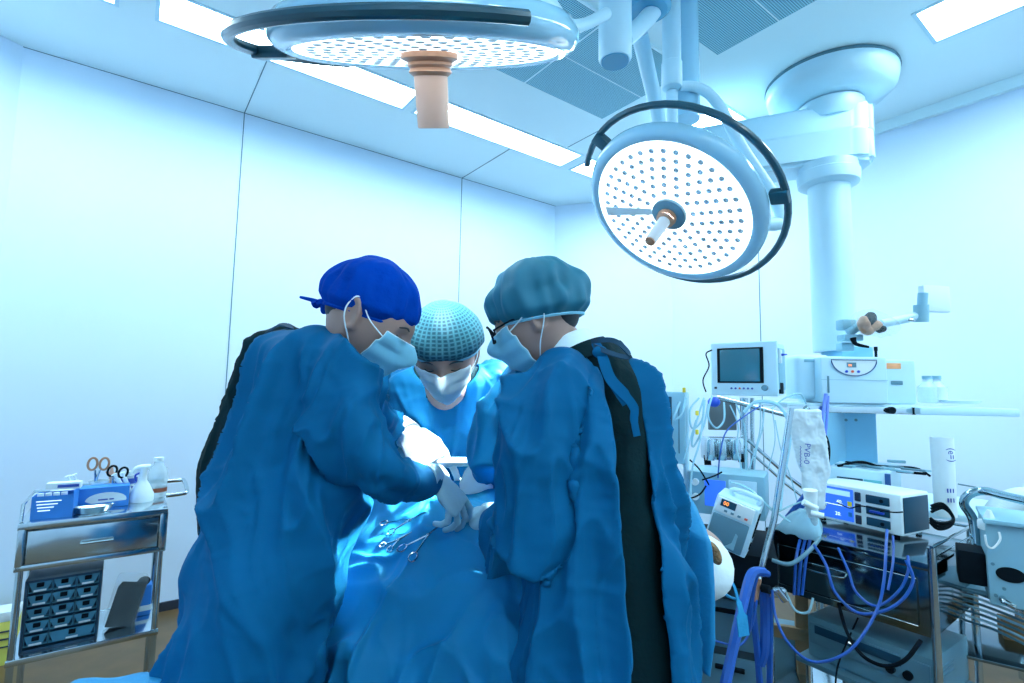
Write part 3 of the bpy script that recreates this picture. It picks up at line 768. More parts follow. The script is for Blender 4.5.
limb(mb, [(378, 472, 1.05, .060), (402, 480, 1.12, .052), (420, 483, 1.19, .042), (431, 482, 1.225, .033)])
limb(mb, [(345, 365, 1.32, .08), (374, 418, 1.38, .056), (384, 438, 1.46, .040), (392, 447, 1.50, .034)])
def cutL(c, nrm):
    x, y, d = proj(c); return False
gL = fuse(sL, 'gown', mb, .0056, gown_m, 4, cloth(.019, 2, .8, 7.5, .6, calm=((330, 330, 1.18, .17), (432, 482, 1.22, .12), (402, 452, 1.48, .10))))
# darker inner layer showing at his back
mb = MB()
slabs(mb, dens([(330, 282, 300, 1.26, .03), (344, 258, 300, 1.26, .06), (370, 240, 300, 1.26, .08), (420, 223, 300, 1.24, .09), (466, 209, 290, 1.22, .09), (530, 212, 280, 1.2, .09)], 4))
fuse(sL, 'inner_gown', mb, .008, dark_m, 4, cloth(.01, 5, 1, 8), label='dark green inner gown')
tb = MB(inv(sL))
tb.ribbon([P(292, 327, 1.2), P(278, 326, 1.16), P(262, 338, 1.14), P(253, 352, 1.14), P(258, 360, 1.13)], .016, .004, (0, 1, .3))
tb.ribbon([P(285, 330, 1.16), P(268, 334, 1.13), P(256, 343, 1.12), P(250, 350, 1.13)], .012, .004, (0, 1, .3))
tb.ribbon([P(256, 343, 1.13), P(262, 362, 1.12), P(256, 380, 1.12), P(248, 396, 1.12)], .014, .003, (1, 0, 0))
sub(sL, 'gown_tie', tb, tie_m)
# cloth cap
WL = inv(sL) @ HL
cp_ = build_cap('surgical_cap', sL, WL, band_m, .088, .106, .120, (0, -.006, .014), -.13, .03, .10, 4, .30)
kn = MB(inv(sL)); kx = P(321, 303, 1.17)
kn.sph(kx, (.012, .010, .010)); kn.tube([kx, P(312, 300, 1.16), P(300, 297, 1.16)], [.006, .005, .003], 8, 5); kn.tube([kx, P(316, 306, 1.15), P(313, 302, 1.14)], [.007, .006, .005], 8, 5)
kn.sph(P(324, 309, 1.15), (.008, .008, .012)); kn.tube([kx, P(327, 312, 1.15)], [.008, .006], 8)
sub(cp_, 'cap_knot', kn, band_m)
build_mask(sL, WL, mask_m)
def eyes(parent, W):
    for s in (-1, 1):
        e = MB(W); e.tube([Vector((s*.046, .079, .005)), Vector((s*.034, .086, .001)), Vector((s*.020, .086, .004))], [.0012, .0022, .0012], 6, 4); sub(parent, 'eyelash', e, hair_m)
        e = MB(W); e.tube([Vector((s*.052, .076, .022)), Vector((s*.036, .088, .029)), Vector((s*.016, .092, .024))], [.002, .0036, .003], 6, 4, flat=.6); sub(parent, 'eyebrow', e, hair_m)
eyes(sL, WL)
hr_ = MB(WL); hr_.sph((0, -.036, .022), (.072, .070, .088)); sub(sL, 'hair', hr_, hair_m)
wr = P(437, 480, 1.24)
g1, tipsL = hand(sL, wr, (.62, .12, -.72), (.62, -.48, .62), -1, [(.35, .5, .3), (.5, .6, .35), (.65, .75, .4), (.85, .8, .45)], glove_m, 1.7, (.7, .8), cuff=P(424, 479, 1.19))
wr2 = P(412, 458, 1.49)
hand(sL, wr2, (.7, -.1, -.6), (.3, -.3, .8), 1, [(.4, .6, .4), (.5, .7, .4), (.6, .8, .5), (.6, .9, .5)], glove_m, .8, (.7, .8), cuff=P(394, 448, 1.50))

# ---- right surgeon: bouffant cap, glasses, seen from behind his left shoulder
RB = Vector((P(600, 600, 1.15).x, P(600, 600, 1.15).y, 0))
sR = person('surgeon', 'surgeon on the right with glasses and light blue bouffant cap, back turned, dark gown opening', RB)
HR = headm(P(537, 318, 1.21), (-.88, .22, -.42), (-.38, .05, .92))
mb = MB(); add_skull(mb, HR); add_ears(mb, HR)
limb(mb, [(548, 335, 1.22, .054), (562, 350, 1.22, .062), (580, 375, 1.22, .085)])
slabs(mb, dens([(370, 555, 640, 1.21, .06), (410, 545, 650, 1.2, .09), (480, 545, 655, 1.18, .10), (560, 545, 655, 1.15, .11), (660, 550, 655, 1.12, .11)]))
for dx in (-.09, .09):
    h = P(600, 640, 1.12); mb.tube([h+Vector((dx, -dx*.5, .05)), Vector((RB.x+dx, RB.y-dx*.6, .45)), Vector((RB.x+dx*1.1, RB.y-dx*.6, .09))], [.055, .050, .042], 16)
    mb.sph(Vector((RB.x+dx*1.1-.05, RB.y-dx*.6+.02, .045)), (.13, .05, .045))
limb(mb, [(545, 400, 1.12, .045), (538, 530, 1.06, .038), (490, 518, 1.25, .026)])
limb(mb, [(540, 400, 1.38, .055), (500, 460, 1.5, .042), (465, 490, 1.5, .028)])
fuse(sR, 'body', mb, .0045, skin_m, 3)
mb = MB()
slabs(mb, dens([(357, 572, 610, 1.22, .05), (365, 554, 630, 1.22, .11), (384, 540, 643, 1.21, .155), (420, 532, 652, 1.2, .17), (470, 528, 661, 1.18, .175), (530, 526, 667, 1.16, .18), (600, 520, 673, 1.13, .185), (683, 508, 682, 1.10, .19), (760, 498, 690, 1.08, .2), (860, 498, 708, 1.07, .2)], 4))
limb(mb, [(562, 380, 1.13, .076), (549, 404, 1.09, .080), (535, 440, 1.07, .077), (530, 480, 1.05, .077), (538, 520, 1.04, .077), (542, 540, 1.05, .068)])
limb(mb, [(540, 540, 1.06, .072), (520, 540, 1.10, .070), (504, 530, 1.16, .056), (494, 522, 1.21, .040)])
limb(mb, [(530, 385, 1.36, .08), (500, 445, 1.45, .065), (486, 480, 1.48, .05)])
opn = [(340, 578, 618), (352, 590, 624), (380, 605, 634), (420, 612, 644), (480, 617, 652), (540, 621, 661), (600, 626, 664), (683, 632, 673), (760, 634, 678), (900, 634, 690)]
def lin(tab, y):
    if y <= tab[0][0]: return tab[0][1:]
    for a, b in zip(tab, tab[1:]):
        if y <= b[0]:
            t = (y-a[0])/(b[0]-a[0]); return tuple(a[i]*(1-t)+b[i]*t for i in range(1, len(a)))
    return tab[-1][1:]
def cutR(c, nrm):
    x, y, d = proj(c)
    if y < 344: return False
    l, r = lin(opn, y); wv = 2.0*math.sin(y*.06)+1.2*math.sin(y*.17)
    return l+wv < x < r+wv*.5 and nrm.dot(c-CAM) < 0
gR = fuse(sR, 'gown', mb, .0056, gown_m, 4, cloth(.022, 9, .8, 7.5, .4, calm=((575, 355, 1.2, .17), (494, 522, 1.21, .10))), cut=cutR, solid=.006)
mb = MB()
slabs(mb, dens([(347, 568, 612, 1.215, .05), (357, 563, 626, 1.22, .085), (380, 562, 634, 1.21, .120), (420, 568, 641, 1.2, .128), (470, 576, 648, 1.18, .130), (530, 580, 655, 1.16, .130), (600, 584, 664, 1.13, .13), (683, 588, 670, 1.10, .13), (800, 590, 672, 1.08, .13)], 4))
fuse(sR, 'inner_gown', mb, .007, dark_m, 5, cloth(.010, 12, .5, 5, .2), label='dark green inner gown')
co = MB(inv(sR))
co2 = MB()
ring = lambda x, y, d, a, b, tl: [P(x, y, d)+Vector((math.cos(q)*a, math.sin(q)*b, -math.cos(q)*tl)) for q in [2*PI*i/28 for i in range(28)]]
# white collar: a stand-up band round the neck
def collar(parent, c, axis, r0, r1, h, m, th=.004, name='collar', label=None, xr=1.15):
    mm = inv(parent) @ T(c) @ zto(axis)
    mb = MB(mm); n = 40; vs = []; fs = []
    prof = [(r0, 0), (r1*1.0, h), (r1-th, h+.002), (r0-th, 0)]
    for k in range(n):
        q = 2*PI*k/n; wob = .0015*math.sin(5*q)
        for r, z in prof: vs.append(Vector((math.cos(q)*(r+wob)*xr, math.sin(q)*(r+wob), z)))
    for k in range(n):
        for i in range(4): fs.append((k*4+i, ((k+1) % n)*4+i, ((k+1) % n)*4+(i+1) % 4, k*4+(i+1) % 4))
    mb.raw(vs, fs); return sub(parent, name, mb, m, label)
collar(sR, P(572, 360, 1.22), (-.45, .1, .85), .088, .066, .050, wcloth_m, label='white inner collar')
collar(sR, P(577, 366, 1.22), (-.40, .08, .85), .104, .086, .036, dark_m, .006, 'inner_collar', 'dark green collar')
WR = inv(sR) @ HR
build_cap('bouffant_cap', sR, WR, cap_m, .100, .116, .114, (0, -.010, .028), -.34, .10, .13, 7, .26)
hr_ = MB(WR); hr_.sph((0, -.012, .028), (.079, .098, .096)); hr_.sph((0, -.066, -.012), (.062, .030, .046)); sub(sR, 'hair', hr_, hair_m)
build_mask(sR, WR, mask_m, seed=2)
eyes(sR, WR)
gl = sub(sR, 'glasses', MB(WR).tube([Vector((-.078, -.01, .006)), Vector((-.077, .05, .008)), Vector((-.070, .094, .006))], .0022, 8, 4).tube([Vector((.078, -.01, .006)), Vector((.077, .05, .008)), Vector((.070, .094, .006))], .0030, 8, 4), black_m)
for s in (-1, 1):
    r_ = MB(WR); r_.tube([Vector((s*.038+.030*math.cos(a), .112-.010*abs(math.cos(a))*(1 if s*math.cos(a) > 0 else .2), .004+.020*math.sin(a))) for a in [2*PI*i/24 for i in range(24)]], .0026, 8, closed=True)
    if s > 0: r_.tube([Vector((-.009, .112, .008)), Vector((0, .118, .010)), Vector((.009, .112, .008))], .002, 8)
    sub(gl, 'lens_frame', r_, black_m)
# ties at the nape
tb = MB(inv(sR))
tb.ribbon([P(592, 342, 1.12), P(602, 340, 1.08), P(615, 341, 1.05), P(626, 350, 1.04), P(629, 357, 1.04), P(616, 355, 1.04), P(600, 349, 1.05), P(594, 346, 1.08)], .010, .004, (0, .3, 1))
sub(sR, 'gown_tie', tb, tie_m, label='dark looped tie')
tb = MB(inv(sR))
tb.ribbon([P(596, 344, 1.09), P(602, 356, 1.05), P(610, 378, 1.035), P(624, 394, 1.03), P(634, 408, 1.03), P(634, 420, 1.03), P(637, 436, 1.03)], [.020, .022, .022, .018, .016, .014], .004, (1, 0, .1))
tb.ribbon([P(600, 350, 1.06), P(606, 372, 1.04), P(618, 392, 1.035), P(626, 404, 1.035)], .016, .004, (1, 0, .2))
tb.sph(P(600, 352, 1.055), (.016, .010, .013))
sub(sR, 'gown_tie', tb, gown_m)
hand(sR, P(487, 515, 1.30), (-.62, .60, -.42), (-.35, -.60, .62), 1, [(.45, .7, .4), (.5, .8, .4), (.6, .9, .5), (.7, .9, .5)], glove_m, .8, (.6, .8), cuff=P(504, 526, 1.20))
hand(sR, P(474, 488, 1.5), (-.8, 0, -.5), (-.2, -.5, .8), -1, [(.4, .6, .4)]*4, glove_lit_m, .8, (.7, .8), cuff=P(486, 478, 1.49))

# ---- centre surgeon facing the viewer
CB = Vector((P(445, 500, 1.80).x, P(445, 500, 1.80).y, 0))
sC = person('surgeon', 'surgeon in the middle facing the viewer, head bowed, net cap and overexposed mask coloured white', CB)
HC = headm(P(446, 354, 1.36), (.02, -.84, -.58), (-.04, -.55, .84))
mb = MB(); add_skull(mb, HC); add_ears(mb, HC)
limb(mb, [(446, 368, 1.46, .052), (446, 380, 1.58, .060), (446, 400, 1.72, .085)])
slabs(mb, dens([(392, 405, 485, 1.72, .06), (430, 398, 492, 1.76, .09), (500, 400, 490, 1.80, .10), (560, 402, 488, 1.80, .10)]))
for dx in (-.09, .09):
    mb.tube([Vector((CB.x+dx, CB.y, .95)), Vector((CB.x+dx, CB.y+.02, .47)), Vector((CB.x+dx*1.1, CB.y+.03, .09))], [.09, .056, .042], 16)
    mb.sph(Vector((CB.x+dx*1.1, CB.y-.04, .045)), (.05, .13, .045))
limb(mb, [(400, 395, 1.72, .05), (374, 436, 1.64, .036), (404, 433, 1.5, .026)])
limb(mb, [(490, 395, 1.72, .05), (500, 440, 1.7, .042), (480, 480, 1.56, .028)])
fuse(sC, 'body', mb, .0045, skin_m, 3)
mb = MB()
slabs(mb, dens([(366, 414, 478, 1.70, .05), (372, 398, 490, 1.71, .09), (382, 386, 500, 1.72, .115), (402, 381, 506, 1.74, .13), (440, 384, 502, 1.76, .13), (490, 388, 500, 1.79, .135), (560, 380, 506, 1.8, .14), (640, 372, 512, 1.8, .15), (760, 365, 520, 1.8, .16)], 4))
limb(mb, [(396, 388, 1.72, .068), (374, 420, 1.68, .062), (372, 438, 1.60, .050), (386, 434, 1.53, .038)])
limb(mb, [(492, 386, 1.72, .068), (503, 420, 1.68, .062), (500, 455, 1.60, .052), (490, 476, 1.55, .038)])
def cutC(c, nrm):
    x, y, d = proj(c); return (x-446)**2/33**2+(y-366)**2/24**2 < 1 and nrm.dot(c-CAM) < 0
fuse(sC, 'gown', mb, .0065, gown_dim_m, 5, cloth(.014, 15, .8, 7, .35, calm=((446, 375, 1.66, .16),)), cut=cutC, solid=.006)
mb = MB()
slabs(mb, dens([(366, 412, 480, 1.70, .045), (374, 404, 484, 1.71, .080), (390, 396, 492, 1.72, .104), (420, 394, 494, 1.75, .112), (470, 396, 490, 1.79, .112)], 4))
fuse(sC, 'inner_gown', mb, .008, dark_m, 5, label='dark inner shirt')
collar(sC, P(446, 384, 1.68), (0, -.5, .8), .094, .078, .030, dark_m, .006, 'inner_collar', 'dark collar')
WC = inv(sC) @ HC
build_cap('bouffant_cap', sC, WC, capnet_m, .100, .114, .116, (0, -.006, .026), -.10, .08, .04, 21, .14)
hr_ = MB(WC); hr_.sph((0, -.010, .028), (.079, .098, .098)); hr_.sph((0, -.06, -.02), (.064, .034, .05)); sub(sC, 'hair', hr_, hair_m)
build_mask(sC, WC, maskw_m, seed=3)  # lamp overexposure put into this mask as white
eyes(sC, WC)
hand(sC, P(408, 433, 1.47), (.66, -.30, -.66), (.2, -.70, .65), -1, [(.35, .5, .3), (.4, .55, .3), (.45, .6, .35), (.5, .7, .4)], glove_lit_m, 1, (.7, .6), label='glove coloured white as overexposed', L=1.3, cuff=P(394, 427, 1.52))
hand(sC, P(480, 482, 1.52), (-.8, -.4, -.3), (.1, -.5, .8), 1, [(.4, .6, .4)]*4, glove_lit_m, .8, (.7, .6), label='glove coloured white as overexposed', cuff=P(490, 474, 1.54))
cf = MB(inv(sC)); cf.tube([P(390, 426, 1.53), P(400, 430, 1.50), P(410, 436, 1.47)], [.038, .044, .040], 20, 4); sub(sC, 'cuff', cf, glove_lit_m, label='knitted cuff coloured white as overexposed')

# ------------------------------------------------------------------ patient under the drapes
TX = Vector((.966, -.26, 0)); TY = Vector((.26, .966, 0))
def drape_point(a, s):
    """a along the table (m from the wound, + to the right), s across: 0 = far hem .. 1 = near hem"""
    body = .055*math.exp(-((a-.1)/.5)**2)
    W = [(-.0, .42, -.55), (.12, .40, -.22), (.22, .36, -.03), (.30, .28, .0), (.45, .10, .035), (.52, .02, .035), (.60, -.08, .012), (.66, -.17, -.045), (.72, -.235, -.12), (.80, -.285, -.26), (1.0, -.40, -.80)]
    for q, r in zip(W, W[1:]):
        if s <= r[0]: t = (s-q[0])/(r[0]-q[0]); y = q[1]*(1-t)+r[1]*t; z = q[2]*(1-t)+r[2]*t; break
    p = Vector((-.215, 1.50, .985)) + TX*a + TY*y; p.z += z + body*max(0, 1-abs(y+.0)/.3) - .03*min(1, abs(a)/.5)
    return p
nu, nv = 330, 300; vs = []
A0, A1 = -.40, .50
for j in range(nv+1):
    for i in range(nu+1):
        a = A0+(A1-A0)*i/nu; s = j/nv; p = drape_point(a, s)
        hang = max(0, (s-.66)/.34); 
        q = Vector((a*1.0, s*1.6, 0)); wp = noise.noise_vector(q*2.1+Vector((3, 1, 7)))*.12; q2 = q+wp
        f1 = ridge(noise.noise(Vector((q2.x*8.5, q2.y*2.0, 2.2)))); f2 = ridge(noise.noise(Vector((q2.x*5+q2.y*5.4, q2.y*7-q2.x*5, 8.1)))); k3 = math.exp(-(noise.noise(q2*5.5+Vector((4, 4, 4)))/.055)**2); f3 = ridge(noise.noise(q2*14))
        # wrinkles pulled towards the wound
        rr = math.hypot(a-.02, (p.y-1.42)); ang = math.atan2(p.y-1.42, a-.02)
        pull = math.exp(-((rr-.13)/.10)**2)*.007*math.sin(ang*7+2*noise.noise(q*4))
        # pressed fold lines of the packed sheet
        cr = .005*math.exp(-((((a+.07*math.sin(s*3)) / .21) % 1-.5)/.06)**2) + .004*math.exp(-((((s*1.75+.1*a)/.23) % 1-.5)/.06)**2) + .016*k3
        dsp = .070*(f1*f1-.35)*(.16+1.2*hang) + .045*(f2*f2-.35)*(.22+1.1*hang) + .009*(f3-.5) + cr*(.4+hang) + pull
        nrm = Vector((0, -1, .15)) if hang > .4 else Vector((0, -hang*2.0, 1)).normalized()
        nrm = (TY*nrm.y + Vector((0, 0, nrm.z))).normalized()
        vs.append(p + nrm*dsp)
fs = [(j*(nu+1)+i, (j+1)*(nu+1)+i, (j+1)*(nu+1)+i+1, j*(nu+1)+i+1) for j in range(nv) for i in range(nu)]
me = MB().raw(vs, fs).mesh('surgical_drape'); me.materials.append(drape_m); me.shade_smooth()
dr = link('surgical_drape', me); dr.modifiers.new('thickness', 'SOLIDIFY').thickness = .0025
centre(dr); tag(dr, 'crumpled blue surgical drape over the patient, hanging between the two front surgeons', 'drape')
ORDW = ['leftmost', 'second from the left', 'third from the left', 'fourth from the left', 'fifth from the left', 'sixth from the left', 'seventh from the left', 'eighth from the left', 'rightmost']
DORD = ['topmost', 'second from the top', 'third from the top', 'middle one', 'third from the bottom', 'second from the bottom', 'lowest']

# ------------------------------------------------------------------ patient's head end
hd = thing('patient', 'patient lying under the drapes, only brown hair in a white wrap showing at the right', 'person', P(712, 600, 1.35))
W = inv(hd)
hm_ = headm(P(681, 560, 1.38), (-.15, .1, .9), (.95, -.25, .1))
mb = MB(); add_skull(mb, hm_); add_ears(mb, hm_)
tor = [Vector((.30, 1.36, .86)), Vector((.14, 1.41, .85)), Vector((-.05, 1.46, .85)), Vector((-.30, 1.53, .85))]
mb.tube(tor, [.05, .13, .14, .13], 24); mb.tube([hm_.translation, tor[0]], [.06, .055], 16)
fuse(hd, 'body', mb, .006, skin_m, 3)
mb = MB(W @ hm_); mb.sph((0, -.010, .014), (.076, .098, .108)); sub(hd, 'hair', mb, bhair_m)
mb = MB(W); 
mb.sph(P(694, 564, 1.36), (.098, .110, .088), rotm((0, .25, 0)))
o = sub(hd, 'head_wrap', mb, wcloth_m)
mb = MB(W); mb.sph(P(714, 553, 1.245), (.015, .014, .030), rotm((0, -.45, 0))); sub(hd, 'hair_lock', mb, bhair_m)
# light blue sheet hung across the head end
mb = MB(); n1, n2 = 30, 60; vs = []
edge = [(668, 470, 1.38), (690, 505, 1.28), (704, 540, 1.20), (708, 590, 1.17), (706, 640, 1.16), (705, 672, 1.16)]
for j in range(n2+1):
    t = j/n2*(len(edge)-1); i0 = min(int(t), len(edge)-2); f_ = t-i0
    e = [edge[i0][m_]*(1-f_)+edge[i0+1][m_]*f_ for m_ in range(3)]; p1 = P(*e)
    for i in range(n1+1):
        s_ = i/n1; q = p1 + Vector((-.22*s_, .26*s_-.02*math.sin(s_*9+j*.03), .012*math.sin(s_*7)*(1-j/n2)+.03*s_))
        q += Vector((.5, -.4, .2))*(.014*ridge(noise.noise(Vector((s_*5, j/n2*2.5, 1))))+.005*ridge(noise.noise(Vector((s_*14, j/n2*9, 4)))))
        vs.append(q)
mb.raw(vs, [(j*(n1+1)+i, j*(n1+1)+i+1, (j+1)*(n1+1)+i+1, (j+1)*(n1+1)+i) for j in range(n2) for i in range(n1)])
o = single('drape_sheet', mb, ldrape_m, 'light blue sheet hanging at the head end behind the right surgeon', 'drape', angle=60); o.modifiers.new('thickness', 'SOLIDIFY').thickness = .002
# table under the patient
tb_ = thing('operating_table', 'operating table hidden under the blue drapes', 'table', (-.1, 1.47, 0), math.atan2(-.26, .966))
sub(tb_, 'mattress', MB().box((-.02, 0, .80), (.92, .44, .07), .03), black_m)
sub(tb_, 'table_frame', MB().box((-.02, 0, .74), (.88, .40, .04), .008), steel_m)
sub(tb_, 'column', MB().box((.05, 0, .40), (.26, .22, .64), .02), steel_m)
sub(tb_, 'foot', MB().box((.05, 0, .045), (.8, .42, .09), .02), lgrey_m)
# instruments on the drape
def dz(a, s):
    p = drape_point(a, s); return p
def surf(px, py, off=.012):
    """where the sight line through a point meets the sheet"""
    r = ray(px, py); best = None; d = .9
    while d < 1.9:
        q = CAM+r*d; rel = q-Vector((-.215, 1.50, 0)); a = rel.dot(TX); y = rel.dot(TY)
        for s_ in np.linspace(.1, .95, 86):
            pp = drape_point(a, s_)
            if abs((pp-Vector((-.215, 1.50, 0))).dot(TY)-y) < .012 and q.z <= pp.z+off: return CAM+r*(d-.004)
        d += .01
    return CAM+r*1.2
dg = bpy.context.evaluated_depsgraph_get()
dr_eval = dr.evaluated_get(dg)
def onsheet(px, py, off=.006):
    iv = dr.matrix_world.inverted(); iv = T(-dr.location)
    hit, loc, nr, ix = dr.ray_cast(iv @ CAM, ray(px, py).normalized())
    return (loc + dr.location - ray(px, py)*off/ray(px, py).length) if hit else P(px, py, 1.25)
def clamp(label, ring1, ring2, joint, tip, r=(.0085, .011), group=None):
    """haemostat: two shanks with finger rings, box joint and jaws"""
    j = onsheet(*joint, .010); t = thing('surgical_clamp', label, 'surgical clamp', j, 0, group); W = inv(t)
    c1 = onsheet(*ring1, .012); c2 = onsheet(*ring2, .012); tp = onsheet(*tip, .012)
    up = Vector((0, -.5, .85))
    for c, o_ in ((c1, c2), (c2, c1)):
        ax = (c-j).normalized(); sd = ax.cross(up).normalized(); u2 = ax
        pts = [c+u2*math.cos(q)*r[1]*1.15+sd*math.sin(q)*r[1]*.9 for q in [2*PI*i/24 for i in range(24)]]
        f = sub(t, 'shank', MB(W).tube([c-u2*r[1]*1.1, c.lerp(j, .5)+sd*0, j], [.0022, .0024, .003], 8), chrome_m)
        sub(f, 'finger_ring', MB(W).tube(pts, .0021, 8, closed=True), chrome_m)
    sub(t, 'box_joint', MB(W).sph(j, (.005, .005, .004)), chrome_m)
    sub(t, 'jaw', MB(W).tube([j, tp], [.0034, .0012], 8), chrome_m)
clamp('larger steel surgical clamp lying on the blue drape, two finger rings nearest the viewer', (402, 548), (413, 557), (428, 535), (446, 520))
clamp('smaller steel surgical clamp behind the larger one, half under the left sleeve', (384, 523), (391, 532), (410, 520), (426, 512), (.007, .009))
clamp('steel surgical clamp in bright light at the left edge of the drape', (383, 545), (390, 549), (398, 540), (412, 532), (.006, .007))
def forceps():
    a = P(449, 512, 1.30); b = P(447, 527, 1.27); t = thing('tissue_forceps', 'thin steel forceps held in the gloved fingers over the wound', 'forceps', b); W = inv(t)
    sub(t, 'arm', MB(W).tube([a, b], [.003, .001], 8), chrome_m); sub(t, 'arm', MB(W).tube([a+Vector((.008, 0, 0)), b], [.003, .001], 8), chrome_m)
forceps()
# white suction tube and overexposed cloth with the glare put in as white
single('suction_tube', MB().tube([P(437, 463, 1.44), P(455, 462, 1.46), P(478, 461, 1.50), P(494, 456, 1.56)], .0125, 14, 6), maskw_m, 'white tube spanning between the two brightly lit hands', 'tube')
mb = MB(); g = onsheet(466, 496)
mb.sph(P(480, 480, 1.47), (.045, .05, .105), rotm((0, .50, 0)), 28, 20); 
me = mb.mesh('g'); displace(me, lambda p: .006*ridge(noise.noise(p*16))); me.materials.append(wcloth_m); me.shade_smooth()
o = link('overexposed_cloth', me); centre(o); tag(o, 'overexposed cloth coloured white by the right surgeon glove', 'gauze')
# ------------------------------------------------------------------ blue covered stand at the lower left
p0 = P(148, 663, 1.0); t = thing('draped_stand', 'corner of a low stand under a blue sheet at the bottom left', 'stand', (p0.x, p0.y-.02, 0), .25)
mb = MB(); nn = 24; vs = []; zt_ = p0.z
for i in range(nn+1):
    for j in range(nn+1):
        x = -.11+.22*i/nn; y = -.26+.26*j/nn; e = max(abs(x)/.11, abs(y+.13)/.13)
        vs.append(Vector((x, y, zt_-.012*max(0, e-.85)/.15+.004*ridge(noise.noise(Vector((x*14, y*9, 0)))))))
mb.raw(vs, [(i*(nn+1)+j, (i+1)*(nn+1)+j, (i+1)*(nn+1)+j+1, i*(nn+1)+j+1) for i in range(nn) for j in range(nn)])
sk = []; per = [(-.11+.22*i/40, 0) for i in range(41)]+[(.11, -.26*i/40) for i in range(1, 41)]+[(.11-.22*i/40, -.26) for i in range(1, 41)]+[(-.11, -.26+.26*i/40) for i in range(1, 40)]
n = len(per); b0 = MB()
for k_ in range(9):
    for i, (x, y) in enumerate(per):
        o_ = 1+.05*(k_/8)*(1+math.sin(i*.7)); b0.v.append(Vector((x*o_, (y+.13)*o_-.13, zt_-.012-k_/8*.34)))
for k_ in range(8):
    for i in range(n): b0.f.append((k_*n+i, k_*n+(i+1) % n, (k_+1)*n+(i+1) % n, (k_+1)*n+i))
b0.mi = [0]*len(b0.f)
mb.raw(b0.v, b0.f); sub(t, 'cover_sheet', mb, ldrape_m)
sub(t, 'tray', MB().box((0, -.13, zt_-.03), (.20, .24, .012), .004), steel_m)
sub(t, 'post', MB().cyl((0, -.13, .05), (0, -.13, zt_-.03), .016), chrome_m)
sub(t, 'foot', MB().box((0, -.13, .025), (.30, .06, .05), .01).box((0, -.13, .0255), (.06, .30, .049), .01), steel_m)

# ------------------------------------------------------------------ instrument cart on the left (front parallel to the left wall)
a0 = Zp(20, 523, .85); cw, cdp = .425, .33
ct = thing('instrument_cart', 'stainless steel instrument cart with one drawer and a lower shelf, by the left wall', 'cart', (a0.x, a0.y, 0), RZ)
for (x, y) in ((.010, .010), (cw-.010, .010), (.010, cdp-.01), (cw-.010, cdp-.01)):
    l = sub(ct, 'leg', MB().cyl((x, y, .09), (x, y, .84), .0105), chrome_m)
    sub(l, 'caster_fork', MB().box((x, y, .075), (.022, .034, .05), .004), steel_m)
    sub(l, 'caster_wheel', MB().cyl((x-.009, y, .036), (x+.009, y, .036), .036, 28), black_m)
sub(ct, 'top_shelf', MB().box((cw/2, cdp/2, .842), (cw, cdp, .012), .003).box((cw/2, .003, .835), (cw+.01, .012, .024), .003).box((0, cdp/2, .835), (.012, cdp, .024), .003).box((cw, cdp/2, .835), (.012, cdp, .024), .003), steel_m)
sub(ct, 'drawer_housing', MB().box((cw/2, .004, .693), (cw+.01, .014, .020), .003).box((.006, .004, .76), (.020, .014, .15), .003).box((cw-.006, .004, .76), (.026, .014, .15), .003).box((.004, cdp/2, .76), (.004, cdp, .13)).box((cw-.004, cdp/2, .76), (.004, cdp, .13)).box((cw/2, cdp-.004, .76), (cw, .004, .13)).box((cw/2, cdp/2, .688), (cw, cdp, .006)), steel_m)
dw = sub(ct, 'drawer', MB().box((cw/2, .002, .762), (cw-.046, .016, .112), .003), steel_m)
sub(dw, 'drawer_handle', MB().tube([(cw*.40, -.004, .758), (cw*.40, -.024, .758), (cw*.62, -.024, .758), (cw*.62, -.004, .758)], .0042, 10), chrome_m)
sub(ct, 'lower_shelf', MB().box((cw/2, cdp/2, .385), (cw, cdp, .010), .003).box((cw/2, .003, .38), (cw+.006, .010, .022), .003).box((cw/2, cdp-.003, .38), (cw+.006, .010, .022), .003), steel_m)
r_ = MB(); r_.tube([(0, .02, .85), (0, .035, .905), (0, cdp-.02, .905), (cw, cdp-.02, .905)], .0055, 8); 
r_.box((cw-.15, cdp-.02, .915), (.30, .006, .014), .002); 
for x in (.16, .30, cw-.004): r_.box((x, cdp-.02, .878), (.014, .006, .06), .002)
sub(ct, 'guard_rail', r_, steel_m)
sub(ct, 'push_handle', MB().tube([(cw, cdp-.02, .905), (cw+.055, cdp-.02, .905), (cw+.075, cdp-.035, .905), (cw+.075, .12, .888), (cw+.055, .10, .882), (cw, .10, .880)], .0085, 12, 4), chrome_m)
def on(o, x, y, z): return (T(o.location) @ o.rotation_euler.to_matrix().to_4x4()) @ Vector((x, y, z))
top = .8485
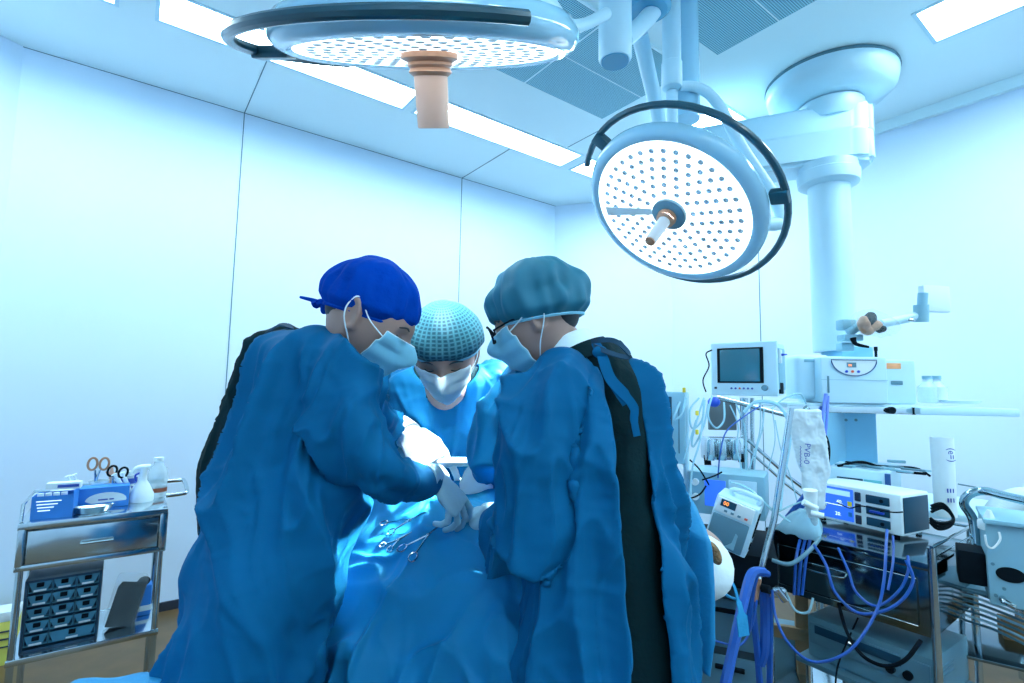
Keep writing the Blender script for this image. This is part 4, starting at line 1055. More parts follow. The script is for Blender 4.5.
# drawer organiser
og = thing('drawer_organizer', 'dark blue organizer box with thirteen small pull drawers on the lower cart shelf', 'organizer', on(ct, .025, .045, .3905), RZ)
ow, oh, od = .215, .245, .16
sub(og, 'case', MB().box((ow/2, od/2+.012, oh/2), (ow, od-.024, oh), .003).box((ow/2, .01, oh-.004), (ow, .03, .008)).box((ow/2, .01, .004), (ow, .03, .008)).box((.004, .01, oh/2), (.008, .03, oh)).box((ow-.004, .01, oh/2), (.008, .03, oh)), mat('dark_blue_plastic', (.008, .055, .11), .4, noise_s=12))
def bin_(x0, x1, z0):
    h = .040; d = MB(); xm = (x0+x1)/2; y0 = .004
    pts = [(x0, h), (x0+.012, .012), (x0+.012, 0), (x1-.012, 0), (x1-.012, .012), (x1, h), (x1-.004, h), (x0+.004, h)]
    d.prism([(x, z) for x, z in [(x0+.001, h), (x0+.014, .008), (x1-.014, .008), (x1-.001, h)]], .004, T((0, y0, z0)) @ rotm((PI/2, 0, 0)))
    d.box((xm, y0+.05, z0+.004), (x1-x0-.003, .10, .003)); d.box((x0+.002, y0+.05, z0+.02), (.002, .10, .034)); d.box((x1-.002, y0+.05, z0+.02), (.002, .10, .034))
    o = sub(og, 'small_drawer', d, mat('blue_grey_drawer', (.06, .26, .40), .4, noise_s=14))
    sub(o, 'pull', MB().box((xm, y0-.006, z0+.030), (.020, .010, .014), .002), black_m)
    sub(o, 'label_strip', MB().box((xm, y0-.005, z0+.010), (min(.034, x1-x0-.03), .002, .006)), cream_m)
cwid = (ow-.016)/3
for r in range(5):
    z = .012+r*.046
    if r == 0: bin_(.008, .008+cwid, z); bin_(.008+cwid, ow-.008, z)
    else:
        for c in range(3): bin_(.008+c*cwid, .008+(c+1)*cwid, z)
# dark stack of pads in a clear bag
st = thing('pad_stack', 'stack of black pads in a clear bag leaning beside the organizer', 'pads', on(ct, .262, .06, .3905), RZ)
for i in range(7):
    sub(st, 'pad', MB().box((.055+.002*i, .03+i*.008, .078), (.085, .0065, .15), .003, rot=(0, .22, 0)), black_m)
mb = MB(); mb.box((.06, .055, .095), (.105, .075, .19), .02, rot=(0, .2, 0), seg=3); sub(st, 'clear_bag', mb, faint_m)
# cartons beneath
b = thing('blue_packet', 'blue and white packet at the right end of the lower cart shelf', 'packet', on(ct, .362, .16, .3905), RZ)
sub(b, 'packet', MB().box((.02, .04, .06), (.05, .07, .12), .008), bluebox_m); sub(b, 'packet_cap', MB().sph((.015, .02, .135), (.022, .018, .018)), black_m)
sub(b, 'packet_band', MB().box((.02, .04, .03), (.053, .073, .024), .006), cream_m)
# things on top
bb = thing('blue_carton', 'open blue carton with vial packs on the left end of the cart top', 'carton', on(ct, .018, .04, top), RZ-.1)
sub(bb, 'carton', MB().box((.06, .002, .040), (.115, .003, .08)).box((.06, .098, .040), (.115, .003, .08)).box((.003, .05, .040), (.003, .096, .08)).box((.117, .05, .046), (.003, .096, .092)).box((.06, .05, .002), (.114, .096, .003)), bluebox_m)
for i in range(4): sub(bb, 'printed_line', MB().box((.05-.004*i, -.0005, .062-.011*i), (.07-.012*i, .001, .003)), cyan_d)
for i in range(4): single('vial', MB().cyl(on(bb, .02+.022*i, .03, .05), on(bb, .02+.022*i, .03, .086), .0095, 14), cream_m, ['leftmost', 'second', 'third', 'rightmost'][i]+' of four small white capped vials in the blue carton', 'vial', 'vials in the blue carton')
single('white_jar', MB(Matrix.Identity(4)).lathe([(0, 0), (.032, 0), (.034, .004), (.034, .05), (.036, .052), (.036, .072), (.033, .076), (0, .076)], T(on(ct, .09, .20, top)), 28), maskw_m, 'squat white jar with screw lid behind the blue carton', 'jar')
o = thing('folded_box', 'small white carton with dark blue stripe on the blue carton', 'carton', on(ct, .055, .075, top+.093), RZ-.1); sub(o, 'carton', MB().box((.045, .03, .012), (.10, .045, .024), .002), cream_m); sub(o, 'stripe', MB().box((.060, .0065, .012), (.062, .003, .010)), inkb_m)
gb = thing('glove_box', 'blue and white glove carton behind the kidney dish', 'carton', on(ct, .135, .13, top), RZ)
sub(gb, 'carton', MB().box((.085, .045, .040), (.165, .085, .080), .003), bluebox_m)
mb = MB(); mb.prism([(.03+.13*(.5-.5*math.cos(PI*q/10)), .018+.030*math.sin(PI*q/10)) for q in range(11)]+[(.158, .012), (.05, .008)], .002, T((0, .0022, .012)) @ rotm((PI/2, 0, 0))); sub(gb, 'pale_panel', mb, cream_m)
sub(gb, 'printed_mark', MB().box((.085, -.001, .033), (.030, .001, .005)).box((.112, -.001, .033), (.014, .001, .005)), inkb_m)
# kidney dish
kd = thing('kidney_dish', 'shiny steel kidney dish at the front of the cart top', 'dish', on(ct, .19, .055, top+.001), RZ)
out = []
for i in range(36):
    q = 2*PI*i/36; x = .068*math.cos(q); y = .026*math.sin(q) + (.016*(x/.068)**2 - .006); out.append((x, y))
mb = MB(); vs = []
for kx_, zz in ((.70, 0), (.80, .004), (.97, .024), (1.03, .026), (.95, .0235), (.78, .005), (.68, .002)):
    for x, y in out: vs.append(Vector((x*kx_, y*kx_, zz)))
fs = [(r*36+i, r*36+(i+1) % 36, (r+1)*36+(i+1) % 36, (r+1)*36+i) for r in range(6) for i in range(36)]+[tuple(range(36))[::-1], tuple(6*36+i for i in range(36))]
mb.raw(vs, fs); sub(kd, 'dish', mb, chrome_m)
# holder cup with scissors and syringes
hc = thing('instrument_cup', 'clear cup of tools standing behind the glove carton', 'cup', on(ct, .20, .25, top), RZ)
sub(hc, 'cup', MB().lathe([(.030, 0), (.034, .09), (.032, .09), (.028, .003), (0, .003)], None, 28, cap=False), clear_m)
def scissors(label, x, y, z, tilt, hcol, sc=1.0, lean=0):
    t = thing('scissors', label, 'scissors', on(hc, x, y, z), RZ); R_ = rotm((lean, tilt, 0))
    for s in (-1, 1):
        f = sub(t, 'blade', MB(R_).tube([(0, 0, -.06*sc), (s*.003, 0, .03*sc), (s*.008, 0, .055*sc)], [.001, .004, .004], 8), chrome_m)
        sub(f, 'finger_ring', MB(R_).tube([Vector((s*.019+.015*math.cos(q), 0, .076*sc+.021*sc*math.sin(q))) for q in [2*PI*i/20 for i in range(20)]], .0042, 8, closed=True), hcol)
    return t
scissors('scissors with big brown finger rings standing in the cup', -.012, -.01, .072, .06, copper_m, 1.15)
scissors('scissors with black finger rings leaning in the cup', .040, -.02, .050, .25, black_m)
o = thing('clamp_tool', 'tool with orange brown pointed handles in the cup', 'tool', on(hc, .038, .0, .075), RZ)
sub(o, 'handle', MB().tube([(-.018, 0, .05), (0, 0, .035), (.018, 0, .045)], [.004, .008, .004], 10, 3).tube([(0, 0, -.05), (0, 0, .04), (0, 0, .075)], [.005, .009, .002], 10), tan_m)
for i, (x, ti, lb) in enumerate(((-.055, -.35, 'white syringe leaning left out of the cup'), (-.068, -.42, 'thin white syringe leaning furthest left of the cup'), (.085, -.55, 'white syringe lying across toward the spray bottle'), (.10, -.35, 'slim white syringe standing beside the spray bottle'))):
    t = thing('syringe', lb, 'syringe', on(hc, x, -.02 - .01*i, .055), RZ); R_ = rotm((.1, ti, 0))
    sub(t, 'barrel', MB(R_).cyl((0, 0, -.03), (0, 0, .05), .008, 14), maskw_m); sub(t, 'plunger', MB(R_).cyl((0, 0, .05), (0, 0, .072), .004, 10).cyl((0, 0, .072), (0, 0, .075), .010, 14), maskw_m)
o = thing('vial', 'small dark blue capped vial beside the cup', 'vial', on(ct, .125, .26, top), RZ); sub(o, 'glass', MB().cyl((0, 0, 0), (0, 0, .05), .011), clear_m); sub(o, 'cap', MB().cyl((0, 0, .05), (0, 0, .066), .009), inkb_m)
# spray bottle, saline bottle
sb = thing('spray_bottle', 'white spray bottle on the right end of the cart top', 'bottle', on(ct, .345, .20, top), RZ)
sub(sb, 'bottle_body', MB().lathe([(0, 0), (.042, 0), (.045, .006), (.043, .030), (.026, .068), (.016, .085), (.015, .10), (0, .10)], None, 32), maskw_m)
sub(sb, 'spray_head', MB().tube([(-.034, 0, .118), (-.026, 0, .134), (-.006, 0, .140), (.024, 0, .140)], [.008, .010, .012, .011], 12, 5).cyl((0, 0, .098), (0, 0, .138), .013), maskw_m)
sub(sb, 'trigger', MB().tube([(-.008, 0, .118), (-.026, 0, .108), (-.022, 0, .085)], .004, 8, 4), bluep_m)
wbx = thing('bottle', 'clear bottle with a blue printed label behind the spray bottle', 'bottle', on(ct, .30, .27, top), RZ)
sub(wbx, 'bottle_body', MB().lathe([(0, 0), (.026, 0), (.028, .01), (.028, .08), (.014, .10), (0, .10)], None, 28), clear_m); sub(wbx, 'cap', MB().cyl((0, 0, .10), (0, 0, .118), .014), maskw_m); sub(wbx, 'printed_label', MB().lathe([(.0285, .068), (.0285, .090)], None, 28, cap=False).box((0, -.029, .055), (.03, .001, .006)), inkb_m)
wb = thing('bottle', 'tall clear bottle with a red band near its foot, rightmost on the cart', 'bottle', on(ct, .40, .275, top), RZ)
sub(wb, 'bottle_body', MB().lathe([(0, 0), (.036, 0), (.038, .006), (.038, .10), (.034, .12), (.018, .14), (.016, .152), (0, .152)], None, 28), clear_m); sub(wb, 'cap', MB().cyl((0, 0, .152), (0, 0, .168), .018), maskw_m); sub(wb, 'band', MB().lathe([(.0386, .022), (.0386, .040)], None, 28, cap=False), mat('brown_red_label', (.28, .08, .04), .6, noise_s=12))
# yellow carton on the floor by the wall
yc = P(4, 630, 2.42)
yb = thing('yellow_carton', 'yellow and white carton standing by the wall left of the cart', 'carton', (yc.x-.10, yc.y-.06, 0), RZ)
sub(yb, 'carton', MB().box((.03, .06, .10), (.26, .12, .20), .004), yellow_m); sub(yb, 'upper_flap', MB().box((.03, .06, .222), (.262, .122, .045), .004), cream_m)
for i in range(3): sub(yb, 'printed_line', MB().box((.11, -.0015, .155-.035*i), (.06, .002, .007)), ink_m)

# ------------------------------------------------------------------ right side equipment
def dev(name, label, cat, x0, x1, yb, yt, d, rz, group=None):
    """thing at the lower front left corner; returns it with its width and height"""
    p0 = P(x0, yb, d); dx = Vector((math.cos(rz), math.sin(rz), 0)); w_ = along(p0, dx, x1); h = P(x0, yt, d).z-p0.z
    return thing(name, label, cat, p0, rz, group), w_, h
def cable(name, label, pts, r, m, cat='cable', group=None, sm=6):
    return single(name, MB().tube([P(*q) for q in pts], r, 8, sm), m, label, cat, group)
# vital signs monitor
t, w_, h = dev('patient_monitor', 'pale patient monitor with a dark teal screen and a row of buttons', 'monitor', 711, 778, 395, 343, 2.45, math.radians(-42))
sub(t, 'casing', MB().box((w_/2, .012, h/2), (w_, .024, h), .008, seg=3).box((w_/2+.004, .075, h/2), (w_-.012, .12, h-.016), .012), white_m)
sub(t, 'bezel', MB().box((w_*.46, -.001, h*.565), (w_*.70, .006, h*.66), .003), black_m)
sub(t, 'screen', MB().box((w_*.46, -.005, h*.565), (w_*.60, .004, h*.60), .001), screen_m)
for i in range(6): sub(t, 'button', MB().cyl((w_*(.33+.062*i), -.001, h*.135), (w_*(.33+.062*i), -.005, h*.135), .0045, 12), red_m if i == 2 else inkb_m)
sub(t, 'power_button', MB().box((w_*.08, -.001, h*.14), (.011, .005, .010), .001), ink_m)
sub(t, 'knob', MB().cyl((w_*.82, 0, h*.15), (w_*.82, -.012, h*.15), .014, 24, .012), grey_m)
sub(t, 'side_panel', MB().box((w_, .07, h*.5), (.006, .10, h*.75), .003), lgrey_m)
k_ = sub(t, 'sensor_port', MB().box((w_+.006, .03, h*.72), (.012, .02, .06), .003), cream_m); sub(k_, 'blue_connector', MB().cyl((w_+.010, .03, h*.75), (w_+.035, .022, h*.75), .006, 12, .003), bluep_m)
sub(t, 'side_recess', MB().box((w_+.001, .05, h*.15), (.01, .05, .05), .006), black_m)
# second monitor behind the right surgeon
t, w_, h = dev('ventilator_display', 'tall grey display unit with dark readouts beside the right surgeon', 'monitor', 640, 686, 462, 391, 2.05, math.radians(-18))
sub(t, 'casing', MB().box((w_/2, .06, h/2), (w_, .12, h), .01), lgrey_m); sub(t, 'dark_display', MB().box((w_*.50, -.001, h*.58), (w_*.42, .006, h*.70), .003), darkglass_m)
for i, tx in enumerate(('00', '00', '11')): sub(t, 'digits', MB().text(tx, .032, T((w_*.50, -.005, h*(.74-.16*i))) @ rotm((PI/2, 0, 0))), cyan_d)
sub(t, 'side_groove', MB().box((w_*.86, -.001, h*.5), (.006, .006, h*.7), .001), grey_m)
# anaesthesia machine frame
am = P(735, 544, 1.88)
ama = math.radians(-24)
A_ = thing('anesthesia_machine', 'grey anesthesia machine with vaporizer block, pole and black work surface', 'anesthesia machine', (am.x-.16, am.y, 0), ama)
WA_ = inv(A_)
zs = am.z
sub(A_, 'work_surface', MB().box((.11, .14, zs-.06), (.34, .38, .12), .012), black_m)
sub(A_, 'cabinet', MB().box((.12, .22, zs*.5-.05), (.26, .24, zs-.16), .01), mat('dark_cabinet', (.03, .07, .09), .5, noise_s=9))
for i in range(2): dd = sub(A_, 'cabinet_drawer', MB().box((.12, .095, zs*.5+.10-.2*i), (.24, .016, .17), .006), grey_m); sub(dd, 'drawer_grip', MB().box((.12, .08, zs*.5+.15-.2*i), (.10, .02, .012), .003), black_m)
pl = sub(A_, 'back_pole', MB(WA_).cyl(P(744, 520, 2.35), P(744, 398, 2.35), .018, 16), steel_m)
sub(A_, 'back_pole', MB(WA_).cyl(P(752, 520, 2.37), P(752, 398, 2.37), .010, 16), steel_m)
sub(A_, 'side_post', MB(WA_).cyl(P(687, 660, 2.1), P(686, 392, 2.1), .012, 14), white_m)
sub(A_, 'dark_plate', MB(WA_).box(P(722, 415, 2.42), (.13, .02, .14), .004), mat('brown_grey_plate', (.12, .16, .18), .4, noise_s=8))
vp = sub(A_, 'vaporizer_block', MB(WA_).box(P(722, 448, 2.32), (.17, .07, .10), .008), steel_m)
for x in (710, 722, 736):
    sub(vp, 'vaporizer_cylinder', MB(WA_).lathe([(0, 0), (.020, 0), (.022, .01), (.022, .07), (.016, .09), (0, .09)], T(P(x, 460, 2.24)), 20), chrome_m)
sub(vp, 'end_cap', MB(WA_).cyl(P(704, 460, 2.27), P(711, 460, 2.26), .022, 16), black_m); sub(vp, 'end_cap', MB(WA_).cyl(P(738, 458, 2.27), P(744, 458, 2.26), .018, 16), black_m)
sub(vp, 'bellows_stem', MB(WA_).tube([P(715, 466, 2.26), P(719, 480, 2.26), P(728, 484, 2.26), P(734, 470, 2.26)], .006, 10, 5), lgrey_m)
ra = sub(A_, 'support_arm', MB(WA_).tube([P(716, 397, 2.2), P(740, 403, 2.2), P(797, 418, 2.2)], .010, 12), chrome_m)
sub(ra, 'arm_end', MB(WA_).cyl(P(795, 421, 2.2), P(808, 407, 2.2), .012, 14), chrome_m); sub(ra, 'arm_knob', MB(WA_).sph(P(714, 402, 2.18), (.026, .022, .022)), bluep_m)
sub(A_, 'lower_rail', MB(WA_).tube([P(748, 440, 2.3), P(790, 478, 2.25), P(826, 505, 2.2)], .008, 10), chrome_m)
sub(A_, 'lower_rail', MB(WA_).tube([P(745, 447, 2.32), P(786, 484, 2.27), P(820, 510, 2.22)], .006, 10), chrome_m)
# monitor module
t, w_, h = dev('monitor_module', 'wide grey monitoring module with a blue screen, behind the tilted pump', 'monitor', 689, 766, 512, 471, 2.05, math.radians(-30))
sub(t, 'casing', MB().box((w_/2, .10, h/2), (w_, .20, h), .008), lgrey_m); sub(t, 'screen', MB().box((w_*.36, -.001, h*.52), (w_*.28, .005, h*.62), .002), bscreen_m)
sub(t, 'front_frame', MB().box((w_*.72, -.001, h*.5), (w_*.36, .006, h*.75), .004), white_m)
for i in range(2): sub(t, 'knob', MB().cyl((w_*.10, 0, h*(.75-.35*i)), (w_*.10, -.02, h*(.75-.35*i)), .013, 18), cream_m)
for i in range(4): sub(t, 'button', MB().box((w_*(.62+.08*i), -.005, h*.3), (.009, .004, .009), .001), ink_m)
# tilted infusion pump
q0 = P(703, 540, 1.75); t = thing('infusion_pump', 'light grey infusion pump with orange digits, tilted on the black surface', 'infusion pump', q0, math.radians(-32)); 
tl = rotm((0, math.radians(-13), 0)) @ rotm((0, 0, 0))
w_, h, dp_ = .135, .17, .14
tl = Matrix.Rotation(math.radians(17), 4, 'Y')
sub(t, 'casing', MB(tl).box((w_/2, dp_/2, h/2), (w_, dp_, h), .008), white_m)
dr_ = sub(t, 'front_door', MB(tl).box((w_*.47, -.002, h*.33), (w_*.86, .012, h*.60), .006), grey_m)
sub(dr_, 'door_latch', MB(tl).prism([(0, 0), (.03, 0), (.03, .05), (.022, .055), (.018, .02)], .006, T((w_*.5, -.006, h*.08)) @ rotm((PI/2, 0, 0))), lgrey_m)
sub(t, 'control_panel', MB(tl).box((w_*.48, -.002, h*.82), (w_*.88, .010, h*.30), .004), cream_m)
sub(t, 'readout', MB(tl).box((w_*.32, -.008, h*.88), (.048, .004, .024), .001), darkglass_m); sub(t, 'digits', MB(tl).text('00', .018, T((w_*.20, -.011, h*.85)) @ rotm((PI/2, 0, 0))), led_o)
for i in range(4): sub(t, 'button', MB(tl).box((w_*(.30+.16*i), -.008, h*.74), (.010, .004, .007), .001), red_m if i == 3 else grey_m)
sub(t, 'side_slot', MB(tl).box((w_+.001, dp_*.35, h*.62), (.006, .022, h*.50), .002).box((w_+.001, dp_*.35, h*.20), (.006, .022, .022), .002), black_m)
for i in range(9): sub(t, 'scale_mark', MB(tl).box((w_+.001, dp_*.66, h*(.25+.065*i)), (.003, .018, .003)), grey_m)
sub(t, 'carry_handle', MB(tl).tube([(w_*.3, .05, h), (w_*.3, .05, h+.022), (w_*.9, .06, h+.022), (w_*.9, .06, h)], .009, 12, 4), white_m)
# leaning drip pole
ip = thing('drip_pole', 'leaning chrome drip pole in front of the anesthesia machine', 'pole', P(754, 592, 1.72)); W = inv(ip)
sub(ip, 'pole', MB(W).tube([P(791, 408, 1.78), P(774, 520, 1.74), P(754, 596, 1.70)], .0105, 14), chrome_m)
sub(ip, 'lower_sleeve', MB(W).tube([P(757, 578, 1.70), P(753, 600, 1.69)], .015, 14), copper_m)
sub(ip, 'clamp_knob', MB(W).cyl(P(762, 588, 1.68), P(770, 590, 1.66), .013, 16), black_m)
sub(ip, 'clamp_body', MB(W).box(P(777, 592, 1.69), (.05, .03, .03), .006).cyl(P(776, 588, 1.66), P(785, 600, 1.66), .012, 14), steel_m)
# ------------------------------------------------------------------ steel trolley with the electrosurgical unit
a1 = Zp(768, 527.5, .8); RB_ = RZ-PI/2; tw, td = .536, .465
tr = thing('steel_trolley', 'polished steel trolley, dark reflections coloured in, with drawer, wire handle and guard rail at right', 'trolley', (a1.x, a1.y, 0), RB_)
for (x, y) in ((.0, .0), (tw, 0), (0, td), (tw, td)):
    tz = .8+(.055 if (x > 0 or y > 0) else .0)
    l = sub(tr, 'leg', MB().cyl((x, y, .08), (x, y, tz), .0125, 20), chrome_m)
    sub(l, 'caster_fork', MB().box((x, y, .07), (.024, .036, .05), .004), steel_m); sub(l, 'caster_wheel', MB().cyl((x-.01, y, .035), (x+.01, y, .035), .035, 28), black_m)
zb_ = .565
sub(tr, 'body', MB().box((tw/2, td/2, (.792+zb_)/2), (tw-.012, td-.012, .792-zb_), .004), dsteel_m)
sub(tr, 'top_tray', MB().box((tw/2, td/2, .796), (tw+.012, td+.012, .010), .003).box((tw/2, -.004, .790), (tw+.01, .006, .024), .002), dsteel_m)
dd = sub(tr, 'drawer', MB().box((tw*.50, -.001, .672), (tw*.84, .012, .150), .002), dsteel_m)
ol = MB(); ol.tube([(tw*.08, -.009, .597), (tw*.92, -.009, .597), (tw*.92, -.009, .747), (tw*.08, -.009, .747)], .0018, 6, closed=True); sub(dd, 'drawer_edge', ol, chrome_m)
sub(dd, 'drawer_handle', MB().tube([(tw*.28, -.008, .705), (tw*.30, -.05, .695), (tw*.52, -.05, .695), (tw*.54, -.03, .70), (tw*.52, -.012, .705), (tw*.32, -.012, .705)], .0038, 10, 3), chrome_m)
sub(tr, 'guard_rail', MB().tube([(tw, 0, .855), (tw, td, .855), (0, td, .855)], .0055, 10).tube([(tw, .0, .82), (tw, td, .82)], .003, 8), chrome_m)
sub(tr, 'lower_shelf', MB().box((tw/2, td/2, .185), (tw, td, .014), .004), steel_m)
# push handle: thick bent tube
hp = [P(976, 548, 1.80), P(973, 520, 1.82), P(964, 504, 1.83), P(970, 494, 1.82), P(985, 491, 1.79), P(1005, 496, 1.70), P(1040, 504, 1.55)]
sub(tr, 'push_handle', MB(inv(tr)).tube(hp, .0145, 16, 6), mat('handle_steel', (.35, .50, .56), .12, 1, noise_s=5))
# electrosurgical unit
ez = .806
e1 = Zp(903, 539, ez); er = math.radians(-63)
ex_ = Vector((math.cos(er), math.sin(er), 0)); p0 = e1; L_ = -along(p0, -ex_, 812) if False else along(p0, -ex_, 814)
es = thing('electrosurgical_unit', 'white electrosurgical unit with bright blue display on the steel trolley', 'medical device', e1-ex_*L_, er)
eh = P(903, 496, (e1-CAM).dot(F)).z-ez; ed = .20
sub(es, 'casing', MB().box((L_/2, ed/2, eh/2+.004), (L_, ed, eh-.008), .008, seg=3), bwhite_m)
sub(es, 'side_panel', MB().box((L_+.001, ed/2, eh/2+.003), (.004, ed-.022, eh-.030), .002), darkglass_m)
f = sub(es, 'display', MB().box((L_*.28, -.001, eh*.52), (L_*.42, .006, eh*.80), .002), bscreen_m)
sub(f, 'display_band', MB().box((L_*.27, -.005, eh*.80), (L_*.38, .002, eh*.13)), mat('pale_blue_band', (.25, .5, .9), .4, noise_s=9, emis=.5, ecol=(.3, .55, 1)))
sub(f, 'display_divider', MB().box((L_*.27, -.005, eh*.48), (L_*.38, .002, .0025)), cyan_d)
sub(f, 'digits', MB().text('40.', .021, T((L_*.30, -.006, eh*.53)) @ rotm((PI/2, 0, 0))), cyan_d); sub(f, 'digits', MB().text('20.', .021, T((L_*.28, -.006, eh*.22)) @ rotm((PI/2, 0, 0))), cyan_d)
for x, z in ((.095, .64), (.095, .34), (.455, .56), (.455, .30)):
    sub(f, 'key', MB().box((L_*x, -.005, eh*z), (.017, .004, .019), .001), yel_m if z > .5 else bluebox_m)
for i in range(3): sub(es, 'mode_key', MB().box((L_*.545, -.002, eh*(.78-.28*i)), (L_*.065, .006, eh*.22), .003), ink_m)
for i in range(3): sk_ = sub(es, 'socket', MB().box((L_*.76, -.002, eh*(.78-.27*i)), (L_*.25, .008, eh*.20), .004), darkglass_m); sub(sk_, 'plug_hole', MB().cyl((L_*.81, -.004, eh*(.78-.27*i)), (L_*.81, -.010, eh*(.78-.27*i)), .007, 14), black_m)
sub(es, 'blue_plug', MB().box((L_*.76, -.010, eh*.50), (L_*.15, .014, .008), .002), bluep_m)
for x in (.03, L_-.03):
    for y in (.02, ed-.02): sub(es, 'rubber_foot', MB().cyl((x, y, -.004), (x, y, .004), .010, 12), black_m)
# generator behind
t, w_, h = dev('surgical_generator', 'wide pale generator box with dark window and blue stripe, behind the display unit', 'medical device', 829, 893, 508, 467, 2.35, math.radians(-42))
h = P(829, 467, 2.35).z-t.location.z
sub(t, 'casing', MB().box((w_/2, .19, h/2), (w_, .38, h), .008), white_m); sub(t, 'window', MB().box((w_*.36, -.001, h*.66), (w_*.42, .005, h*.26), .002), darkglass_m); sub(t, 'pale_window', MB().box((w_*.72, -.001, h*.64), (w_*.28, .005, h*.30), .002), mat('pale_aqua', (.15, .55, .62), .4, noise_s=9))
sub(t, 'blue_stripe', MB().box((w_*.95, -.001, h*.5), (w_*.09, .006, h*.94), .002), mat('deep_blue_stripe', (.01, .09, .30), .4, noise_s=9))
gtop = t; ghh = h
single('instrument_leads', MB().tube([P(838, 466, 2.36), P(862, 462, 2.38), P(890, 470, 2.36), P(926, 474, 2.3)], .006, 8, 6).tube([P(846, 462, 2.4), P(880, 466, 2.42), P(915, 468, 2.4), P(930, 476, 2.34)], .005, 8, 6), black_m, 'thin black leads lying along the top of the generator', 'cable')
for i in range(9):
    x = 872+5*i; single('flat_instrument', MB().box(on(gtop, .06+.035*i, .05+.05*(i % 3), ghh+.006+.005*(i % 2)), (.085, .022, .008), .002, rot=(0, .04*(i % 3), .7*(i % 3)-1.2)), grey_m if i % 2 else lgrey_m, 'small flat grey instrument heaped on the generator, '+ORDW[i], 'instrument', 'instruments on the generator')
single('red_tipped_pen', MB().tube([P(888, 461, 2.4), P(905, 462, 2.4)], .007, 10), lgrey_m, 'short grey pen shaped tool lying on the instrument heap', 'tool')
# shelf trolley carrying generator and roll
zg = gtop.location.z
bt = thing('equipment_table', 'pale equipment table behind the steel trolley, carrying the generator', 'table', P(905, 508, 2.6).xy.to_3d(), math.radians(-42))
sub(bt, 'table_top', MB().box((.02, .02, zg-.018), (.80, .55, .03), .006), white_m)
for x in (-.36, .40):
    for y in (-.23, .27): sub(bt, 'leg', MB().cyl((x, y, 0), (x, y, zg-.03), .016), steel_m)
rl = P(946, 516, 2.10)
rt = thing('paper_roll', 'tall white upright roll with handwriting on its side', 'roll', (rl.x, rl.y, rl.z)); rh = P(946, 438, 2.10).z-rl.z; rr_ = .037
sub(rt, 'roll', MB().lathe([(0, 0), (rr_, 0), (rr_*1.06, rh), (rr_*.98, rh), (rr_*.9, .02), (0, .02)], None, 36), cream_m)
for i in range(3):
    for j in range(2): sub(rt, 'printed_mark', MB().box((-.018+.011*i, -rr_*1.0, rh*(.34-.12*j)), (.004, .003, .016)), inkb_m)
sub(rt, 'handwriting', MB().text('(e=)', .034, T((-.008, -rr_*1.03, rh*.88)) @ rotm((PI/2, PI/2, -.35))), inkb_m)
for i in range(3): single('black_lead', MB().tube([P(931, 512-3*i, 1.95), P(943, 508-2*i, 1.94), P(953, 517, 1.92), P(950, 526-2*i, 1.90), P(938, 529-3*i, 1.89), P(930, 522-2*i, 1.9)], .0055, 8, 6), black_m, ['longest', 'middle', 'shortest'][i]+' of three coiled black leads beside the display unit', 'cable', 'coiled black leads')
# crumpled clear mask and drip bag on the trolley
bg = thing('plastic_bag', 'milky white plastic bag with blue writing hanging by the display unit', 'bag', P(808, 480, 1.85)); W = inv(bg)
mb = MB(); vs = []; rows = [(410, 789, 820), (420, 788, 822), (436, 792, 825), (452, 795, 828), (466, 799, 830), (472, 802, 831), (480, 803, 826), (492, 804, 824), (508, 808, 824)]
rows = [tuple(q) for q in rows]
for side_ in (0, 1):
    pass
dn = dens([(y, l, r, 1.90, .014 if y < 475 else .020) for y, l, r in rows], 4); mb = MB(); slabs(mb, dn, 32, 2.2)
me = remesh(mb, .004, 2); displace(me, lambda p: .006*(ridge(noise.noise(Vector((p.x*22, p.y*22, p.z*12))))-.4)+.002*ridge(noise.noise(p*60)))
me.transform(W); me.materials.append(bag_m); link('bag', me, bg)
sub(bg, 'handwriting', MB(W).text('PVB-0', .030, T(P(805, 443, 1.868)) @ rotm((PI/2, PI*.53, -.02))), inkb_m); sub(bg, 'handwriting', MB(W).tube([P(800+1.2*(i % 2), 446+1.6*i, 1.866) for i in range(14)], .0012, 6), inkb_m)
vb = thing('valve_connector', 'white plastic valve with side ports hanging under the bag', 'valve', P(815, 515, 1.84)); W = inv(vb)
sub(vb, 'valve_body', MB(W).tube([P(810, 490, 1.84), P(811, 505, 1.84), P(813, 517, 1.84)], [.024, .020, .016], 18, 4), bwhite_m); sub(vb, 'side_port', MB(W).cyl(P(811, 513, 1.82), P(824, 516, 1.80), .010, 14), bwhite_m); sub(vb, 'side_port', MB(W).cyl(P(803, 502, 1.83), P(817, 509, 1.82), .011, 14), bwhite_m); sub(vb, 'drip_chamber', MB(W).tube([P(814, 518, 1.83), P(815, 528, 1.83)], [.012, .009], 12), clear_m)
mb = MB(); vs = []; nn = 40
base = [P(775, 529, 1.93), P(795, 536, 1.86), P(818, 541, 1.80), P(822, 524, 1.84), P(806, 516, 1.92), P(786, 520, 1.97)]
apx = P(806, 511, 1.86); bs = spline(base+[base[0]], 5)
for k_ in range(5):
    for i, b_ in enumerate(bs[:-1]):
        tt = k_/4; q = b_.lerp(apx, tt); q.z += .02*math.sin(tt*PI)+.005*math.sin(i*1.7)*(1-tt); vs.append(q)
n = len(bs)-1; mb.raw(vs, [(k_*n+i, k_*n+(i+1) % n, (k_+1)*n+(i+1) % n, (k_+1)*n+i) for k_ in range(4) for i in range(n)])
o = single('face_mask_cone', mb, pvc_m, 'clear bluish breathing mask lying on the front left of the trolley', 'mask'); o.modifiers.new('thickness', 'SOLIDIFY').thickness = .002
